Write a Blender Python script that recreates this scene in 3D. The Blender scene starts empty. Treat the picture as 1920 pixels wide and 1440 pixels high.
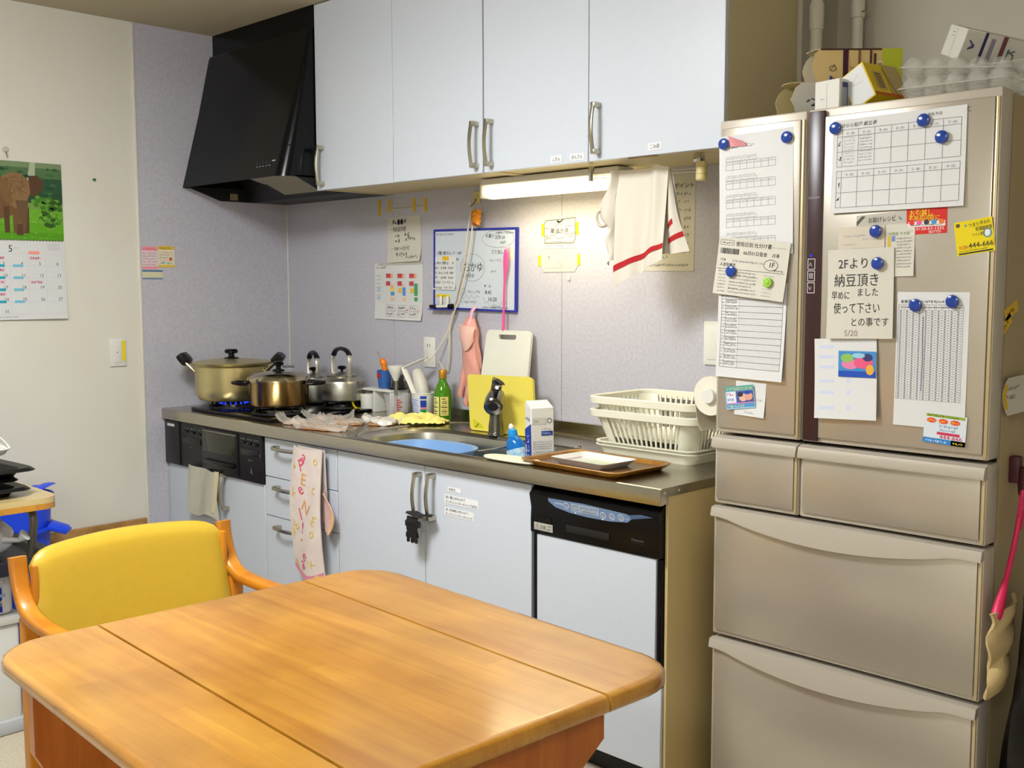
import bpy, bmesh, math, random
from mathutils import Vector, Matrix, Euler, noise
PI = math.pi
SC = bpy.context.scene
COL = SC.collection
# ------------------------------------------------------------------ camera
CAM_LOC = (4.2538, -2.8288, 1.3693)
YAW, PITCH, ROLL, FPX = 0.7787, 0.0923, -0.0019, 2007.25
cam = bpy.data.cameras.new('camera'); cam.sensor_fit = 'HORIZONTAL'; cam.sensor_width = 36.0
cam.lens = FPX / 1920 * 36.0; cam.clip_start = 0.05
camo = bpy.data.objects.new('camera', cam); COL.objects.link(camo)
_f = Vector((-math.sin(YAW) * math.cos(PITCH), math.cos(YAW) * math.cos(PITCH), -math.sin(PITCH)))
_r = Vector((math.cos(YAW), math.sin(YAW), 0)); _u = _r.cross(_f)
_r2 = math.cos(ROLL) * _r + math.sin(ROLL) * _u; _u2 = -math.sin(ROLL) * _r + math.cos(ROLL) * _u
M = Matrix.Identity(4)
for i in range(3):
    M[i][0] = _r2[i]; M[i][1] = _u2[i]; M[i][2] = -_f[i]; M[i][3] = CAM_LOC[i]
camo.matrix_world = M
SC.camera = camo
# ------------------------------------------------------------------ world, lights, exposure
w = bpy.data.worlds.new('world'); SC.world = w; w.use_nodes = True
w.node_tree.nodes['Background'].inputs[0].default_value = (0.75, 0.85, 1.0, 1)
w.node_tree.nodes['Background'].inputs[1].default_value = 0.3
SC.view_settings.view_transform = 'Standard'; SC.view_settings.look = 'None'
SC.view_settings.gamma = 1.0; SC.view_settings.use_curve_mapping = False
SC.view_settings.exposure = 0.0
SC.cycles.max_bounces = 6; SC.cycles.diffuse_bounces = 3; SC.cycles.glossy_bounces = 3; SC.cycles.transmission_bounces = 4; SC.cycles.transparent_max_bounces = 8; SC.cycles.adaptive_threshold = 0.03
ROOM_LIGHT_COL = (0.95, 0.98, 1.0)
def area(name, loc, sx, sy, power, col=ROOM_LIGHT_COL, rot=(0, 0, 0)):
    l = bpy.data.lights.new(name, 'AREA'); l.shape = 'RECTANGLE'; l.size = sx; l.size_y = sy
    l.energy = power; l.color = col
    o = bpy.data.objects.new(name, l); COL.objects.link(o); o.location = loc; o.rotation_euler = rot
    return o
CEIL_LAMPS = [(2.0, -1.98, 2.44), (4.3, -3.9, 2.44)]
LAMP_GLOW = (57.0, 47.0)          # radiance of the two ceiling lamp covers
UNDER_LIGHT = area('under_cabinet_light', (1.80, -0.16, 1.664), 0.58, 0.045, 2.7, (1.0, 0.87, 0.55))
# ------------------------------------------------------------------ colour, materials
def lin(c):
    r = []
    for v in c[:3]:
        v = v / 255.0
        r.append(v / 12.92 if v <= 0.04045 else ((v + 0.055) / 1.055) ** 2.4)
    return (r[0], r[1], r[2], 1.0)
_MATS = {}
def mat(name, col, rough=0.5, metal=0.0, spec=0.5, coat=0.0, noise=0.0, nscale=40.0, bump=0.0, bscale=200.0, col2=None, stretch=(1, 1, 1), trans=0.0, ior=1.45, alpha=1.0, emit=0.0, sheen=0.0, aniso=0.0, sss=0.0):
    if name in _MATS: return _MATS[name]
    m = bpy.data.materials.new(name); m.use_nodes = True
    nt = m.node_tree; b = nt.nodes['Principled BSDF']
    b.inputs['Base Color'].default_value = lin(col); b.inputs['Roughness'].default_value = rough
    b.inputs['Metallic'].default_value = metal; b.inputs['Specular IOR Level'].default_value = spec
    b.inputs['Coat Weight'].default_value = coat; b.inputs['Coat Roughness'].default_value = 0.12
    b.inputs['Transmission Weight'].default_value = trans; b.inputs['IOR'].default_value = ior; b.inputs['Alpha'].default_value = alpha
    if sheen: b.inputs['Sheen Weight'].default_value = sheen
    if aniso: b.inputs['Anisotropic'].default_value = aniso
    if sss:
        b.inputs['Subsurface Weight'].default_value = sss; b.inputs['Subsurface Radius'].default_value = (0.01, 0.01, 0.01)
    if emit:
        b.inputs['Emission Color'].default_value = lin(col); b.inputs['Emission Strength'].default_value = emit
    if noise or bump:
        tc = nt.nodes.new('ShaderNodeTexCoord'); mp = nt.nodes.new('ShaderNodeMapping')
        mp.inputs['Scale'].default_value = stretch
        nt.links.new(tc.outputs['Object'], mp.inputs['Vector'])
    if noise:
        n = nt.nodes.new('ShaderNodeTexNoise'); n.inputs['Scale'].default_value = nscale; n.inputs['Detail'].default_value = 5
        nt.links.new(mp.outputs['Vector'], n.inputs['Vector'])
        r = nt.nodes.new('ShaderNodeValToRGB')
        a = lin(col); c2 = lin(col2) if col2 else tuple(x * 0.55 for x in a[:3]) + (1,)
        mixc = tuple(a[i] * (1 - noise) + c2[i] * noise for i in range(3)) + (1,)
        r.color_ramp.elements[0].position = 0.32; r.color_ramp.elements[1].position = 0.68
        r.color_ramp.elements[0].color = mixc; r.color_ramp.elements[1].color = a
        nt.links.new(n.outputs['Fac'], r.inputs['Fac']); nt.links.new(r.outputs['Color'], b.inputs['Base Color'])
    if bump:
        n2 = nt.nodes.new('ShaderNodeTexNoise'); n2.inputs['Scale'].default_value = bscale; n2.inputs['Detail'].default_value = 3
        nt.links.new(mp.outputs['Vector'], n2.inputs['Vector'])
        bp = nt.nodes.new('ShaderNodeBump'); bp.inputs['Strength'].default_value = bump; bp.inputs['Distance'].default_value = 0.002
        nt.links.new(n2.outputs['Fac'], bp.inputs['Height']); nt.links.new(bp.outputs['Normal'], b.inputs['Normal'])
    _MATS[name] = m
    return m
def flat(col, rough=0.6):
    return mat('print_%02x%02x%02x' % tuple(int(v) for v in col), col, rough, spec=0.3)
def wood(name, c1, c2, scale=6.0, stretch=(0.25, 3, 3), rough=0.3, coat=0.5, blotch=0.35):
    m = mat(name, c1, rough, coat=coat); nt = m.node_tree; b = nt.nodes['Principled BSDF']
    if any(n.type == 'TEX_NOISE' for n in nt.nodes): return m
    tc = nt.nodes.new('ShaderNodeTexCoord'); mp = nt.nodes.new('ShaderNodeMapping'); mp.inputs['Scale'].default_value = stretch
    nt.links.new(tc.outputs['Object'], mp.inputs['Vector'])
    n = nt.nodes.new('ShaderNodeTexNoise'); n.inputs['Scale'].default_value = scale; n.inputs['Detail'].default_value = 8; n.inputs['Roughness'].default_value = 0.65; n.inputs['Distortion'].default_value = 0.4
    nt.links.new(mp.outputs['Vector'], n.inputs['Vector'])
    r = nt.nodes.new('ShaderNodeValToRGB'); r.color_ramp.elements[0].position = 0.35; r.color_ramp.elements[1].position = 0.65
    r.color_ramp.elements[0].color = lin(c2); r.color_ramp.elements[1].color = lin(c1)
    nt.links.new(n.outputs['Fac'], r.inputs['Fac'])
    n2 = nt.nodes.new('ShaderNodeTexNoise'); n2.inputs['Scale'].default_value = 4.5; n2.inputs['Detail'].default_value = 3
    nt.links.new(tc.outputs['Object'], n2.inputs['Vector'])
    mx = nt.nodes.new('ShaderNodeMix'); mx.data_type = 'RGBA'; mx.blend_type = 'MULTIPLY'
    r2 = nt.nodes.new('ShaderNodeValToRGB'); r2.color_ramp.elements[0].position = 0.3; r2.color_ramp.elements[1].position = 0.65
    k = 1 - blotch; r2.color_ramp.elements[0].color = (k, k * 0.92, k * 0.8, 1); r2.color_ramp.elements[1].color = (1, 1, 1, 1)
    nt.links.new(n2.outputs['Fac'], r2.inputs['Fac'])
    mx.inputs[0].default_value = 1.0
    nt.links.new(r.outputs['Color'], mx.inputs[6]); nt.links.new(r2.outputs['Color'], mx.inputs[7])
    nt.links.new(mx.outputs[2], b.inputs['Base Color'])
    return m
# ------------------------------------------------------------------ mesh builder
_LOC = {}
def rootloc(p):
    return _LOC.get(p.name, Vector((0, 0, 0))) if p else Vector((0, 0, 0))
class MB:
    def __init__(s, T=None):
        s.v = []; s.f = []; s.m = []; s.T = T
    def add(s, vs, fs, mi=0):
        b = len(s.v)
        for p in vs:
            p = Vector(p); s.v.append(s.T @ p if s.T else p)
        for f in fs:
            s.f.append([b + i for i in f]); s.m.append(mi)
        return s
    def box(s, x0, x1, y0, y1, z0, z1, mi=0):
        vs = [(x, y, z) for z in (z0, z1) for y in (y0, y1) for x in (x0, x1)]
        return s.add(vs, [(0, 2, 3, 1), (4, 5, 7, 6), (0, 1, 5, 4), (2, 6, 7, 3), (0, 4, 6, 2), (1, 3, 7, 5)], mi)
    def rbox(s, x0, x1, y0, y1, z0, z1, r=0.005, seg=2, mi=0):
        bm = bmesh.new(); bmesh.ops.create_cube(bm, size=1)
        for v in bm.verts:
            v.co = Vector(((x0 + x1) / 2 + v.co.x * (x1 - x0), (y0 + y1) / 2 + v.co.y * (y1 - y0), (z0 + z1) / 2 + v.co.z * (z1 - z0)))
        r = min(r, 0.49 * min(abs(x1 - x0), abs(y1 - y0), abs(z1 - z0)))
        bmesh.ops.bevel(bm, geom=list(bm.edges), offset=r, segments=seg, profile=0.5, affect='EDGES')
        s.bm(bm, mi); return s
    def bm(s, bm, mi=0):
        bm.verts.index_update()
        s.add([v.co.copy() for v in bm.verts], [[v.index for v in f.verts] for f in bm.faces], mi); bm.free()
    def lathe(s, prof, c=(0, 0, 0), seg=32, mi=0, axis='z', a0=0, a1=None, cap=True):
        full = a1 is None; n = seg if full else seg + 1
        A1 = 2 * PI if full else a1
        vs = []
        for (r, z) in prof:
            for k in range(n):
                a = a0 + (A1 - a0) * k / seg
                x, y = r * math.cos(a), r * math.sin(a)
                p = (x, y, z) if axis == 'z' else ((z, x, y) if axis == 'x' else (x, z, y))
                vs.append((p[0] + c[0], p[1] + c[1], p[2] + c[2]))
        fs = []
        for i in range(len(prof) - 1):
            for k in range(seg):
                k2 = (k + 1) % n if full else k + 1
                fs.append((i * n + k, i * n + k2, (i + 1) * n + k2, (i + 1) * n + k))
        if full and cap:
            if prof[0][0] > 1e-6: fs.append(tuple(range(n - 1, -1, -1)))
            if prof[-1][0] > 1e-6: fs.append(tuple((len(prof) - 1) * n + k for k in range(n)))
        return s.add(vs, fs, mi)
    def tube(s, pts, r, seg=10, mi=0, cap=True, closed=False, ry=None, up=None, sq=1.0):
        pts = [Vector(p) for p in pts]; n = len(pts)
        rs = r if isinstance(r, (list, tuple)) else [r] * n
        rys = (ry if isinstance(ry, (list, tuple)) else [ry] * n) if ry else rs
        T = []
        for i in range(n):
            if closed: d = pts[(i + 1) % n] - pts[i - 1]
            else: d = pts[min(i + 1, n - 1)] - pts[max(i - 1, 0)]
            T.append(d.normalized() if d.length > 1e-9 else Vector((0, 0, 1)))
        a = Vector(up) if up else (Vector((0, 0, 1)) if abs(T[0].z) < 0.9 else Vector((1, 0, 0)))
        N = (a - T[0] * a.dot(T[0])).normalized()
        vs = []
        for i in range(n):
            if i:
                if up: N = Vector(up)
                N = (N - T[i] * N.dot(T[i])).normalized()
            B = T[i].cross(N)
            for k in range(seg):
                t = 2 * PI * k / seg
                ct, st_ = math.cos(t), math.sin(t)
                if sq != 1.0: ct = math.copysign(abs(ct) ** sq, ct); st_ = math.copysign(abs(st_) ** sq, st_)
                vs.append(pts[i] + N * (rs[i] * ct) + B * (rys[i] * st_))
        fs = []
        for i in range(n if closed else n - 1):
            j = (i + 1) % n
            for k in range(seg):
                fs.append((i * seg + k, i * seg + (k + 1) % seg, j * seg + (k + 1) % seg, j * seg + k))
        if cap and not closed:
            fs.append(tuple(range(seg - 1, -1, -1))); fs.append(tuple((n - 1) * seg + k for k in range(seg)))
        return s.add(vs, fs, mi)
    def prism(s, poly, lo, hi, axis='x', mi=0):
        n = len(poly); vs = []
        for h in (lo, hi):
            for (a, b) in poly:
                vs.append({'x': (h, a, b), 'y': (a, h, b), 'z': (a, b, h)}[axis])
        fs = [tuple(range(n - 1, -1, -1)), tuple(range(n, 2 * n))] + [(i, (i + 1) % n, n + (i + 1) % n, n + i) for i in range(n)]
        return s.add(vs, fs, mi)
    def loft(s, rings, mi=0, cap0=True, cap1=True):
        n = len(rings[0]); vs = [p for r in rings for p in r]; fs = []
        for i in range(len(rings) - 1):
            for k in range(n):
                fs.append((i * n + k, i * n + (k + 1) % n, (i + 1) * n + (k + 1) % n, (i + 1) * n + k))
        if cap0: fs.append(tuple(range(n - 1, -1, -1)))
        if cap1: fs.append(tuple((len(rings) - 1) * n + k for k in range(n)))
        return s.add(vs, fs, mi)
    def grid(s, fn, nu, nv, mi=0, thick=0.0, nrm=None):
        P = [[Vector(fn(i / nu, j / nv)) for j in range(nv + 1)] for i in range(nu + 1)]
        vs = [P[i][j] for i in range(nu + 1) for j in range(nv + 1)]
        id_ = lambda i, j: i * (nv + 1) + j
        fs = [(id_(i, j), id_(i + 1, j), id_(i + 1, j + 1), id_(i, j + 1)) for i in range(nu) for j in range(nv)]
        if thick:
            N = len(vs)
            for i in range(nu + 1):
                for j in range(nv + 1):
                    a = P[min(i + 1, nu)][j] - P[max(i - 1, 0)][j]; b = P[i][min(j + 1, nv)] - P[i][max(j - 1, 0)]
                    n = a.cross(b); n = n.normalized() if n.length > 1e-12 else Vector((0, 0, 1))
                    vs.append(P[i][j] - n * thick)
            fs += [(N + id_(i, j), N + id_(i, j + 1), N + id_(i + 1, j + 1), N + id_(i + 1, j)) for i in range(nu) for j in range(nv)]
            for i in range(nu):
                fs.append((id_(i, 0), N + id_(i, 0), N + id_(i + 1, 0), id_(i + 1, 0)))
                fs.append((id_(i, nv), id_(i + 1, nv), N + id_(i + 1, nv), N + id_(i, nv)))
            for j in range(nv):
                fs.append((id_(0, j), id_(0, j + 1), N + id_(0, j + 1), N + id_(0, j)))
                fs.append((id_(nu, j), N + id_(nu, j), N + id_(nu, j + 1), id_(nu, j + 1)))
        return s.add(vs, fs, mi)
    def mesh(s, name, mats, loc=Vector((0, 0, 0)), smooth=40):
        me = bpy.data.meshes.new(name)
        me.from_pydata([tuple(v - loc) for v in s.v], [], s.f); me.update()
        mats = mats if isinstance(mats, (list, tuple)) else [mats]
        for m in mats: me.materials.append(m)
        me.polygons.foreach_set('material_index', s.m)
        if smooth:
            me.polygons.foreach_set('use_smooth', [True] * len(s.f))
            me.set_sharp_from_angle(angle=math.radians(smooth))
        bm = bmesh.new(); bm.from_mesh(me); bmesh.ops.recalc_face_normals(bm, faces=bm.faces); bm.to_mesh(me); bm.free()
        return me
    def build(s, name, mats, parent=None, smooth=40, loc=None):
        loc = rootloc(parent) if parent else (Vector(loc) if loc is not None else Vector((0, 0, 0)))
        me = s.mesh(name, mats, loc, smooth)
        o = bpy.data.objects.new(name, me); COL.objects.link(o)
        if parent: o.parent = parent
        else: o.location = loc
        _LOC[o.name] = loc
        return o
def inst(me, name, parent, loc, rot=(0, 0, 0), scale=(1, 1, 1)):
    o = bpy.data.objects.new(name, me); COL.objects.link(o)
    o.parent = parent; o.location = Vector(loc) - rootloc(parent); o.rotation_euler = rot; o.scale = scale
    _LOC[o.name] = Vector(loc)
    return o
def thing(name, label, cat, loc=(0, 0, 0), group=None):
    o = bpy.data.objects.new(name, None); COL.objects.link(o); o.empty_display_size = 0.05
    o.location = loc; _LOC[o.name] = Vector(loc); o['label'] = label; o['category'] = cat
    if group: o['group'] = group
    return o
def tag(o, label, cat, group=None):
    o['label'] = label; o['category'] = cat
    if group: o['group'] = group
    return o
def struct(o):
    o['kind'] = 'structure'; return o
def centre(mb):
    xs = [v.x for v in mb.v]; ys = [v.y for v in mb.v]; zs = [v.z for v in mb.v]
    return Vector(((min(xs) + max(xs)) / 2, (min(ys) + max(ys)) / 2, min(zs)))
def solo(mb, name, mats, label, cat, group=None, smooth=40):
    return tag(mb.build(name, mats, None, smooth, loc=centre(mb)), label, cat, group)
def RT(loc, rz=0, rx=0, ry=0):
    return Matrix.Translation(loc) @ Euler((rx, ry, rz)).to_matrix().to_4x4()
def catmull(pts, n=6, closed=False):
    pts = [Vector(p) for p in pts]; out = []; N = len(pts)
    rng = range(N) if closed else range(N - 1)
    for i in rng:
        if closed: p0, p1, p2, p3 = pts[i - 1], pts[i], pts[(i + 1) % N], pts[(i + 2) % N]
        else: p0, p1, p2, p3 = pts[max(i - 1, 0)], pts[i], pts[i + 1], pts[min(i + 2, N - 1)]
        for k in range(n):
            t = k / n
            out.append(0.5 * ((2 * p1) + (p2 - p0) * t + (2 * p0 - 5 * p1 + 4 * p2 - p3) * t * t + (3 * p1 - p0 - 3 * p2 + p3) * t ** 3))
    if not closed: out.append(pts[-1])
    return out
def rrect(x0, x1, y0, y1, r, seg=6):
    P = []
    for (cx, cy, a) in ((x1 - r, y1 - r, 0), (x0 + r, y1 - r, PI / 2), (x0 + r, y0 + r, PI), (x1 - r, y0 + r, 1.5 * PI)):
        for k in range(seg + 1):
            t = a + PI / 2 * k / seg; P.append((cx + r * math.cos(t), cy + r * math.sin(t)))
    return P
# ------------------------------------------------------------------ paper and print
_TX = {}
def glyphs(s):
    if s not in _TX:
        c = bpy.data.curves.new('t', 'FONT'); c.body = s; c.size = 1; c.resolution_u = 2
        o = bpy.data.objects.new('t', c); m = o.to_mesh()
        vs = [(v.co.x, v.co.y) for v in m.vertices]; fs = [tuple(p.vertices) for p in m.polygons]
        wd = max([v[0] for v in vs] or [0]); o.to_mesh_clear(); bpy.data.objects.remove(o); bpy.data.curves.remove(c)
        _TX[s] = (vs, fs, wd)
    return _TX[s]
AX = {'B': (Vector((1, 0, 0)), Vector((0, 0, 1)), Vector((0, -1, 0))),
      'L': (Vector((0, 1, 0)), Vector((0, 0, 1)), Vector((1, 0, 0))),
      'R': (Vector((0, 1, 0)), Vector((0, 0, 1)), Vector((1, 0, 0))),
      'T': (Vector((1, 0, 0)), Vector((0, 1, 0)), Vector((0, 0, 1)))}
class Paper:
    """flat sheet: (ox, oy, oz) is its lower left corner, face one of AX, ang its tilt in degrees"""
    def __init__(s, o, w, h, face='B', ang=0, bend=None, thick=0.0004):
        u, v, n = AX[face] if isinstance(face, str) else face
        a = math.radians(ang)
        s.u = u * math.cos(a) + v * math.sin(a); s.v = -u * math.sin(a) + v * math.cos(a); s.n = n
        s.o = Vector(o); s.w = w; s.h = h; s.bend = bend; s.t = thick; s.cols = []; s.cnt = 0; s.mb = MB(); s.rng = random.Random(int(o[0] * 1000 + o[2] * 777))
    def at(s, a, b, d=0.0):
        k = s.bend(a / s.w, b / s.h) if s.bend else 0
        return s.o + s.u * a + s.v * b + s.n * (k + d)
    def sheet(s, name, m, parent=None, nu=8, nv=8, outline=None, label=None, cat=None, group=None):
        mb = MB()
        if outline:
            n = len(outline); vs = [s.at(*p, d=s.t) for p in outline] + [s.at(*p, d=0) for p in outline]
            mb.add(vs, [tuple(range(n)), tuple(range(2 * n - 1, n - 1, -1))] + [(i, n + i, n + (i + 1) % n, (i + 1) % n) for i in range(n)])
        else:
            if not s.bend: nu = nv = 1
            mb.grid(lambda a, b: s.at(a * s.w, b * s.h, s.t), nu, nv, thick=s.t)
        if parent: s.obj = mb.build(name, m, parent)
        else:
            s.obj = mb.build(name, m, None, loc=centre(mb))
            if label: tag(s.obj, label, cat, group)
        return s.obj
    def ci(s, col):
        if col not in s.cols: s.cols.append(col)
        return s.cols.index(col)
    def poly(s, pts, col, L=1):
        s.cnt += 1
        s.mb.add([s.at(p[0], p[1], s.t + 0.00025 * L + 8e-6 * (s.cnt % 28)) for p in pts], [tuple(range(len(pts)))], s.ci(col))
    def rect(s, a0, b0, a1, b1, col, L=1):
        if s.bend:
            n = max(1, int((b1 - b0) / 0.02)); m = max(1, int((a1 - a0) / 0.03))
            for i in range(m):
                for j in range(n):
                    s.poly([(a0 + (a1 - a0) * (i + p) / m, b0 + (b1 - b0) * (j + q) / n) for p, q in ((0, 0), (1, 0), (1, 1), (0, 1))], col, L)
        else: s.poly([(a0, b0), (a1, b0), (a1, b1), (a0, b1)], col, L)
    def line(s, a0, b0, a1, b1, wd, col, L=2):
        d = Vector((a1 - a0, b1 - b0)); ln = d.length
        if ln < 1e-6: return
        n = max(1, int(ln / 0.025)) if s.bend else 1
        d /= ln; q = Vector((-d.y, d.x)) * wd / 2
        for i in range(n):
            p0 = Vector((a0, b0)) + d * ln * i / n; p1 = Vector((a0, b0)) + d * ln * (i + 1) / n
            s.poly([p0 - q, p1 - q, p1 + q, p0 + q], col, L)
    def path(s, pts, wd, col, L=2):
        for p, q in zip(pts, pts[1:]): s.line(p[0], p[1], q[0], q[1], wd, col, L)
    def gridl(s, a0, b0, a1, b1, nx, ny, wd, col, L=2):
        for i in range(nx + 1): s.line(a0 + (a1 - a0) * i / nx, b0, a0 + (a1 - a0) * i / nx, b1, wd, col, L)
        for j in range(ny + 1): s.line(a0, b0 + (b1 - b0) * j / ny, a1, b0 + (b1 - b0) * j / ny, wd, col, L)
    def text(s, t, a, b, size, col, L=3, rot=0, width=None, sk=0.0):
        vs, fs, wd = glyphs(t); k = width / wd / size if width and wd else 1
        c, n = math.cos(math.radians(rot)), math.sin(math.radians(rot))
        P = []
        for (x, y) in vs:
            x = (x * k + y * sk) * size; y = y * size
            P.append(s.at(a + x * c - y * n, b + x * n + y * c, s.t + 0.00025 * L))
        s.mb.add(P, fs, s.ci(col))
    def scrib(s, a, b, wd, h, col, dens=1.0, lw=None, L=2):
        """a run of small handwritten or printed strokes too fine to read"""
        x = a; lw = lw or h * 0.13
        while x < a + wd - h * 0.4:
            cw = h * s.rng.uniform(0.55, 0.95)
            for k in range(s.rng.randint(2, 4)):
                if s.rng.random() < 0.5: s.line(x, b + h * s.rng.random(), x + cw * 0.8, b + h * s.rng.random(), lw, col, L)
                else: s.line(x + cw * s.rng.random() * 0.8, b + h * s.rng.uniform(0.5, 1), x + cw * s.rng.random() * 0.8, b + h * s.rng.uniform(0, 0.4), lw, col, L)
            x += cw * 1.15 / dens
    def ring(s, a, b, ra, rb, wd, col, L=2, n=20):
        s.path([(a + ra * math.cos(2 * PI * k / n), b + rb * math.sin(2 * PI * k / n)) for k in range(n + 1)], wd, col, L)
    def disc(s, a, b, ra, rb, col, L=2, n=14):
        s.poly([(a + ra * math.cos(2 * PI * k / n), b + rb * math.sin(2 * PI * k / n)) for k in range(n)], col, L)
    def done(s, name='printing', parent=None):
        if not s.mb.f: return None
        o = s.mb.build(name, [flat(c) for c in s.cols], parent or s.obj, smooth=0); o['kind'] = 'stuff'
        return o
# ================================================================== materials
m_wallpaper = mat('wallpaper', (222, 218, 206), 0.85, noise=0.10, nscale=3.0, bump=0.12, bscale=350, col2=(190, 178, 140))
m_panel = mat('kitchen_panel', (196, 194, 203), 0.42, noise=0.42, nscale=95, col2=(164, 161, 172), bump=0.03)
m_trimw = mat('trim_white', (226, 222, 208), 0.5)
m_ceil = mat('ceiling_paper', (190, 180, 156), 0.9, bump=0.1, bscale=250)
m_alcove = mat('alcove_paint', (204, 197, 180), 0.85, noise=0.1, nscale=4, bump=0.08)
m_floor = mat('vinyl_floor', (196, 184, 160), 0.55, noise=0.5, nscale=120, col2=(150, 138, 118))
m_white = mat('white_laminate', (204, 210, 219), 0.36, noise=0.04, nscale=60)
m_cream = mat('cream_laminate', (206, 192, 150), 0.5)
m_tan = mat('tan_side_panel', (205, 182, 128), 0.5)
m_dark = mat('dark_toe_kick', (62, 52, 40), 0.5)
m_black = mat('black_gloss', (8, 8, 11), 0.20, spec=0.3)
m_blackm = mat('black_matt', (16, 16, 17), 0.45)
m_blackp = mat('black_plastic', (20, 20, 21), 0.35)
m_steel = mat('brushed_steel', (186, 181, 166), 0.24, metal=1.0, noise=0.25, nscale=30, stretch=(1, 14, 14), bump=0.02)
m_steelin = mat('sink_steel', (190, 188, 178), 0.30, metal=1.0, noise=0.15, nscale=25)
m_nickel = mat('satin_nickel', (188, 182, 164), 0.28, metal=1.0)
m_chrome = mat('chrome', (205, 205, 205), 0.10, metal=1.0)
m_champ = mat('champagne_metal', (198, 190, 176), 0.30, metal=0.62, noise=0.10, nscale=30, stretch=(1, 1, 26))
m_champ_l = mat('champagne_plastic', (190, 181, 166), 0.38, metal=0.2)
m_gold_edge = mat('gold_door_edge', (200, 182, 142), 0.35, metal=0.4)
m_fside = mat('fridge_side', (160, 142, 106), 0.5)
m_brown = mat('brown_control_strip', (58, 36, 36), 0.28)
m_gap = mat('dark_gap', (20, 15, 10), 0.8)
# ================================================================== setting
CEIL = 2.44
floor = struct(MB().box(-0.1, 5.7, -5.2, 0.35, -0.06, 0).build('floor', m_floor))
ceiling = struct(MB().box(-0.1, 5.7, -5.2, 0.35, CEIL, CEIL + 0.06).build('ceiling', m_ceil))
wall_left = struct(MB().box(-0.12, 0, -5.2, 0.35, 0, CEIL).build('wall_left', m_wallpaper))
wall_back = struct(MB().box(0, 2.632, 0.004, 0.35, 0, CEIL).build('wall_back', m_alcove))
wall_alcove = struct(MB().box(2.632, 5.7, 0.21, 0.35, 0, CEIL).build('wall_alcove', m_alcove))
wall_right = struct(MB().box(5.6, 5.7, -5.2, 0.21, 0, CEIL).build('wall_right', m_wallpaper))
wall_front = struct(MB().box(0, 5.6, -5.2, -5.1, 0, CEIL).build('wall_front', m_wallpaper))
for x0, x1 in ((0.004, 0.7755), (0.7775, 1.7095), (1.7115, 2.632)):
    MB().box(x0, x1, 0.0, 0.004, 0.80, 1.80).build('panel', m_panel, wall_back)
MB().box(0, 0.004, -0.722, 0.0, 0.0, CEIL).build('panel', m_panel, wall_left)
struct(MB().rbox(0, 0.009, -0.736, -0.722, 0, CEIL, 0.003).build('trim_1', m_trimw))
struct(MB().box(0.004, 0.008, -0.004, 0.0, 0.86, 1.738).build('trim_2', m_trimw))
struct(MB().rbox(0, 0.02, -5.1, -0.736, 0.335, 0.39, 0.004).build('trim_3', wood('wood_rail', (196, 150, 84), (170, 120, 60), coat=0.2)))
struct(MB().box(0, 0.012, -5.1, -0.736, 0, 0.06).build('baseboard_left', m_dark))
# ceiling lamps (round fluorescent covers); the first hangs above the table
for k, (x, y, z) in enumerate(CEIL_LAMPS):
    t = thing('ceiling_lamp', ('round white ceiling lamp above the wooden armchair', 'round white ceiling lamp at the far end of the room from the sink')[k], 'ceiling lamp', (x, y, z))
    MB().lathe([(0.12, 0), (0.12, -0.03), (0.34, -0.035), (0.36, -0.05), (0.36, -0.06), (0.0, -0.06)], (x, y, z), 40).build('base', m_trimw, t)
    cv = mat('lamp_cover_%d' % k, (250, 248, 240), 0.4); cb_ = cv.node_tree.nodes['Principled BSDF']
    cb_.inputs['Emission Color'].default_value = ROOM_LIGHT_COL + (1,); cb_.inputs['Emission Strength'].default_value = LAMP_GLOW[k]
    MB().lathe([(0.33, -0.06), (0.33, -0.10), (0.30, -0.135), (0.20, -0.16), (0.0, -0.168)], (x, y, z), 28).build('cover', cv, t)
# ================================================================== handles
def bow_handle(length=0.135, out=0.028):
    mb = MB(); n = 14; h = length / 2
    mb.tube([(0, -out - 0.010 * math.cos(PI * (t / n - .5)), -h + length * t / n) for t in range(n + 1)], 0.0045, 8, ry=0.0075, up=(0, 1, 0))
    for s in (-1, 1):
        mb.rbox(-0.008, 0.008, -out - 0.004, 0, s * h - 0.008, s * h + 0.008, 0.003)
    return mb.mesh('handle', m_nickel)
HANDLE = bow_handle()
# ================================================================== wall cabinets
ZC = 1.738
def wall_cab(x0, x1, xm, handles, label):
    t = thing('wall_cabinet', label, 'cabinet', ((x0 + x1) / 2, -0.17, ZC))
    mb = MB(); e = 0.018
    mb.box(x0, x0 + e, -0.342, 0, ZC, CEIL); mb.box(x1 - e, x1, -0.342, 0, ZC, CEIL)
    mb.box(x0 + e, x1 - e, -0.342, 0, ZC + 0.004, ZC + e); mb.box(x0 + e, x1 - e, -0.342, 0, CEIL - e, CEIL); mb.box(x0 + e, x1 - e, -0.012, 0, ZC + e, CEIL - e)
    mb.build('body', m_cream, t)
    for (a, b), hx in zip(((x0, xm), (xm, x1)), handles):
        d = MB().rbox(a + 0.0012, b - 0.0012, -0.362, -0.3435, ZC - 0.003, CEIL - 0.004, 0.0012, 1).build('door', m_white, t)
        inst(HANDLE, 'handle', d, (hx, -0.362, 1.827))
    return t
wall_cab(0.757, 1.688, 1.226, (0.803, 1.662), 'pale grey two-door wall cabinet beside the black range hood')
cabB = wall_cab(1.692, 2.617, 2.141, (1.732, 2.182), 'pale grey two-door wall cabinet above the lit lamp and the tea towel')
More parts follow.
